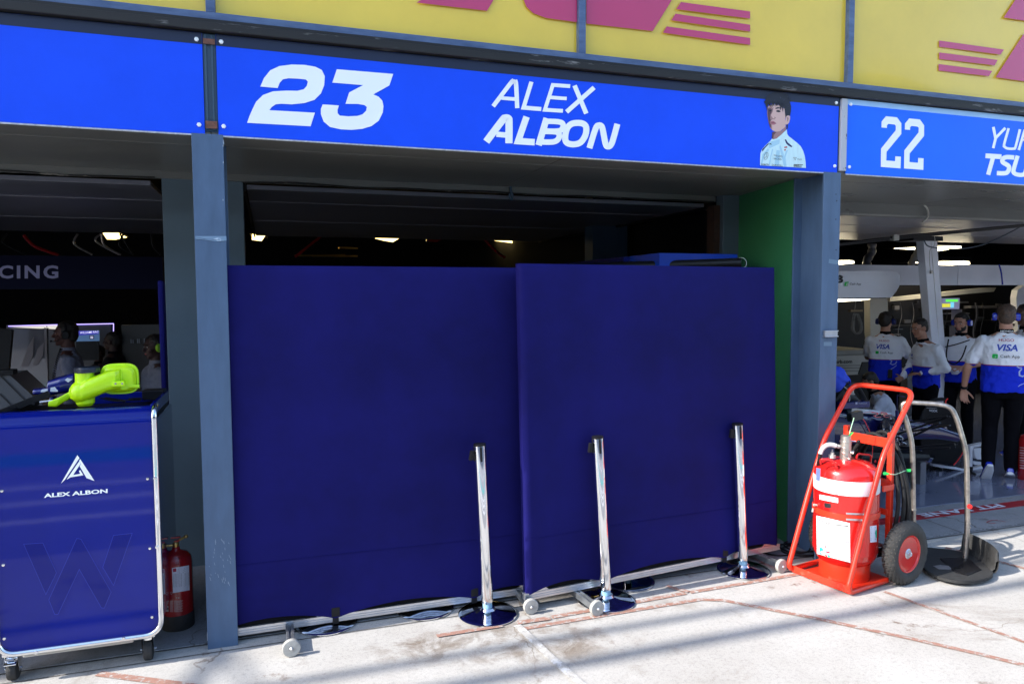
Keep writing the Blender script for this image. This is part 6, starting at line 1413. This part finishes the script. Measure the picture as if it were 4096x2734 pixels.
# standing mechanic, back to us
L0 = at(4000, 1908, Z=.01); L0.z = .01; z_ = zof(3978, 1222, L0); sA = z_ / 1.745
A1, DA, _, _, shA = person('broad mechanic seen from behind with blue headset, walking, sponsor names on his back', L0, -26, sA, GR, wid=1.13, phones=M_head, hair=M_hair2, face=False, vox=.008,
    J=dict(elL=(-.315, -.01, 1.11), wrL=(-.335, .07, .87), elR=(.31, .04, 1.12), wrR=(.30, .20, .98), knL=(-.10, .03, .50), anL=(-.13, -.16, .15), toeL=(-.14, -.06, .035), knR=(.09, .05, .50), anR=(.09, .04, .09), toeR=(.11, .20, .03), hdL=(.05, -.05, -1), pnL=(.3, -1, 0)), curl=(38, 20))
prints(A1, shA, [('HUGO', .026, -.070, 1.385, M_logored, .01, 0, 1.2), ('VISA', .062, -.085, 1.295, M_visablue, .03, .25, 1.05), ('Cash App', .030, -.058, 1.225, M_ink, .0, 0, 1.0), ('sq', .044, -.122, 1.215, M_cashgreen), ('$', .030, -.110, 1.222, M_shirtw, .01),
    ('line', .012, 0, 0, mat('swirl', (0.35, 0.42, 0.7), .5), [(.08, 1.145), (.105, 1.128), (.125, 1.132)]), ('line', .014, 0, 0, MATS['swirl'], [(.125, 1.12), (.105, 1.09), (.108, 1.055), (.135, 1.045), (.165, 1.06)]), ('line', .007, 0, 0, MATS['swirl'], [(.155, 1.04), (.165, 1.0), (.150, .975), (.115, .96), (.10, .945)])])
g = MB(); g.text('HONDA', .014, lambda u, v: Vector((u, -.0785, 1.478 + v)), align='CENTER', bold=.04, sx=1.5); g.build('lettering', M_white, A1, world=False)
g = MB(); w0, w1 = DA['wrL'], DA['elL']; q = w0.lerp(w1, .06); q2 = w0.lerp(w1, .16); g.tube([q, q2], .034, 16); g.build('watch_strap', M_blk, A1, world=False, smooth=True)
# bearded mechanic facing us
pB, zB = ground_at(3848, 1264, 8.2)
B1, DB, _, _, shB = person('bearded dark haired mechanic with blue headset looking down at his hands, facing us', pB, 136, zB / 1.72, GR, beard=True, phones=M_head, head=(-14, -16), sleeve='short', mic=False,
    J=dict(elL=(-.235, .0, 1.13), wrL=(-.07, .20, 1.08), elR=(.235, .0, 1.13), wrR=(.07, .20, 1.08), hdL=(1, .2, .05), hdR=(-1, .2, .05), pnL=(0, -.3, -1), pnR=(0, -.3, -1)), curl=(45, 45))
g = MB(); g.tube(spline([(.11, .13, 1.42), (.12, .17, 1.25), (.10, .18, 1.15), (.02, .18, 1.12), (-.05, .17, 1.2), (-.09, .15, 1.35)], 6), .008, 8); g.tube(spline([(.15, .10, 1.32), (.02, .17, 1.36), (-.12, .13, 1.42)], 6), .007, 8); g.build('headset_cable', M_blk, B1, world=False, smooth=True)
g = MB(); g.loft([((0, .23, 1.075), (.05, 0, 0), (0, .02, 0)), ((0, .23, 1.03), (.06, 0, 0), (0, .03, 0)), ((.01, .22, .99), (.03, 0, 0), (0, .02, 0))], 12); tag(g.build('face_mask', M_shirtw, B1, world=False, smooth=True), None)
# older mechanic in long sleeves, facing left
pC, zC = ground_at(3712, 1288, 8.0)
C1, DC, hpC, _, shC = person('grey haired mechanic in long white sleeves facing left, half hidden by the white post', pC, 98, zC / 1.72, GR, head=(6, -14), sleeve='long', skin=M_skin2, phones=None, shirt=shirt_mat('team_jacket', (0.86, 0.86, 0.90), (0.008, 0.03, 0.62), 1.15, True),
    J=dict(neck=(0, .06, 1.475), head=(0, .12, 1.63), elL=(-.27, -.05, 1.14), wrL=(-.10, .16, 1.06), elR=(.26, .02, 1.14), wrR=(.16, .22, .98), hdR=(-.3, 1, -.3), hdL=(1, .4, 0), pnL=(0, 0, -1)))
prints(C1, shC, [('VISA', .03, -.20, 1.26, M_visablue, .03, .2, 1.0), ('PIRELLI', .014, -.20, 1.225, M_ink, .02)], back=False)
# back-turned mechanic at left
pD, zD = ground_at(3545, 1252, 8.4)
D1, DD, _, _, shD = person('mechanic with back turned beside the cream partition, arm reaching right, black headset', pD, -26, zD / 1.745, GR, head=(-18, -8), phones=mat('cup_navy', (0.01, 0.02, 0.12), .3), face=False,
    J=dict(elR=(.30, .06, 1.14), wrR=(.36, .24, 1.00), elL=(-.20, .10, 1.16), wrL=(-.10, .26, 1.10)), wid=1.08)
prints(D1, shD, [('HUGO', .024, -.075, 1.375, M_logored, .01, 0, 1.2), ('VISA', .058, -.105, 1.285, M_visablue, .03, .25, 1.0), ('Cash App', .027, -.06, 1.225, M_ink), ('sq', .036, -.112, 1.218, M_cashgreen),
    ('line', .012, 0, 0, MATS['swirl'], [(.05, 1.15), (.075, 1.135), (.06, 1.10), (.085, 1.085), (.12, 1.10), (.13, 1.13)]), ('line', .008, 0, 0, MATS['swirl'], [(.13, 1.08), (.10, 1.05), (.07, 1.03), (.08, .99), (.03, .93)])])
g = MB(); g.cbox((.06, -.15, .97), (.05, .03, .11)); g.build('radio', M_blk, D1, world=False, bevel=.004)
# black glove / tool held low
q = at(3645, 1478, Y=6.9); g = MB(); g.ell(q, (.09, .05, .055), rotm('Y', 25)); g.ell(q + V((.06, -.02, -.03)), (.05, .04, .05)); gl = g.build('wheel_gun', M_blk, None, remesh=.008, smit=1, disp=(.012, .03)); tag(gl, 'black tool bundle with pale straps held between the two left mechanics', 'tool')
# crouching mechanic by the car
pE = dep(3520, 1500, 7.75)
E1, DE, _, _, shE = person('dark bearded mechanic crouching behind the car, head bent left', Vector((pE.x, pE.y, .01)), 74, .80, GR, head=(0, -30), beard=True, sleeve='short', skin=M_skin2, 
    J=dict(hip=(0, -.16, .36), waist=(0, -.15, .50), chest=(0, -.06, .72), shc=(0, .0, .86), neck=(0, .05, .93), head=(0, .12, 1.06), shL=(-.185, .0, .85), shR=(.185, .0, .85), elL=(-.27, .12, .60), elR=(.27, .12, .60), wrL=(-.16, .30, .50), wrR=(.16, .30, .50),
           hiL=(-.10, -.14, .36), hiR=(.10, -.14, .36), knL=(-.18, .26, .50), knR=(.16, .10, .08), anL=(-.16, .10, .09), anR=(.14, -.28, .10), toeL=(-.18, .26, .03), toeR=(.15, -.20, .03), hdL=(.3, 1, 0), hdR=(-.3, 1, 0), pnL=(0, 0, -1), pnR=(0, 0, -1)), shirt=shirt_mat('team_shirt_low', (0.60, 0.60, 0.68), (0.6, 0.6, 0.68), -2.0))
prints(E1, shE, [('HUGO', .024, -.13, .80, M_logored, .02), ('VISA', .026, .06, .74, M_visablue, .03, .2)], back=False)
# man at the right frame edge
pF, zF = ground_at(4108, 1222, 7.9)
F1, DF, hpF, HmF, shF = person('dark skinned man with glasses at the right frame edge, hand raised to his chin', pF, 72, zF / 1.745, GR, head=(20, -6), skin=mat('skin_dark', (0.10, 0.05, 0.035), .45), sleeve='short',
    J=dict(elR=(.22, .18, 1.22), wrR=(.07, .19, 1.42), hdR=(-.35, -.2, .9), pnR=(0, -1, 0), elL=(-.22, .10, 1.15), wrL=(.0, .22, 1.15), hdL=(1, 0, 0), pnL=(0, -1, 0)), curl=(30, 55))
g = MB()
for sx_ in (-1, 1): g.tube([hpF((sx_ * .032 + .020 * math.cos(a), .094, .014 + .015 * math.sin(a))) for a in [2 * math.pi * k_ / 16 for k_ in range(16)]], .002, 5, closed=True); g.tube([hpF((sx_ * .052, .09, .016)), hpF((sx_ * .078, -.0, .012))], .002, 5)
g.tube([hpF((-.012, .095, .014)), hpF((.012, .095, .014))], .002, 5); g.build('glasses', M_blk, F1, world=False)
# left garage crew, skin and shirts coloured darker to stand for shade
GL = 'crew in the left garage'
pG, zG = ground_at(268, 1292, 6.3)
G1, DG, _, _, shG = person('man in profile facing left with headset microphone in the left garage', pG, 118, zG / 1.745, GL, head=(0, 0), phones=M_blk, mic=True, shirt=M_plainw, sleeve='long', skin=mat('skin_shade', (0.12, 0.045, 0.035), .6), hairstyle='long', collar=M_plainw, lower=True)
g = MB(); cp = []
pts_ = spline([(-.12, .05, 1.50), (-.13, .085, 1.38), (-.13, .12, 1.22), (-.13, .13, 1.05), (-.12, .14, .9)], 40)
for i, p_ in enumerate(pts_): a = i * 1.25; cp.append(p_ + Vector((math.cos(a) * .014, math.sin(a) * .014, 0)))
g.tube(cp, .0035, 5); g.build('coiled_cable', M_blk, G1, world=False, smooth=True)
pH, zH = ground_at(452, 1332, 7.6)
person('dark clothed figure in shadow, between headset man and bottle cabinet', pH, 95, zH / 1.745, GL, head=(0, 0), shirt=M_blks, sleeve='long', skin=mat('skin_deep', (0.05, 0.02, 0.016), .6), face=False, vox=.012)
pI, zI = ground_at(622, 1345, 6.0)
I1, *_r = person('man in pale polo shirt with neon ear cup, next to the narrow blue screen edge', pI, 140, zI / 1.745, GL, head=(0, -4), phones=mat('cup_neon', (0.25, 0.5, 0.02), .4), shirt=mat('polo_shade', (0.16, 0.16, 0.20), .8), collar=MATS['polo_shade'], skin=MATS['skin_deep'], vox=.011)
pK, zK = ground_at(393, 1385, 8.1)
person('smaller dark figure in shadow, lowest head behind the headset man', pK, 150, zK / 1.745, GL, shirt=M_blks, sleeve='long', skin=MATS['skin_deep'], face=False, vox=.012)
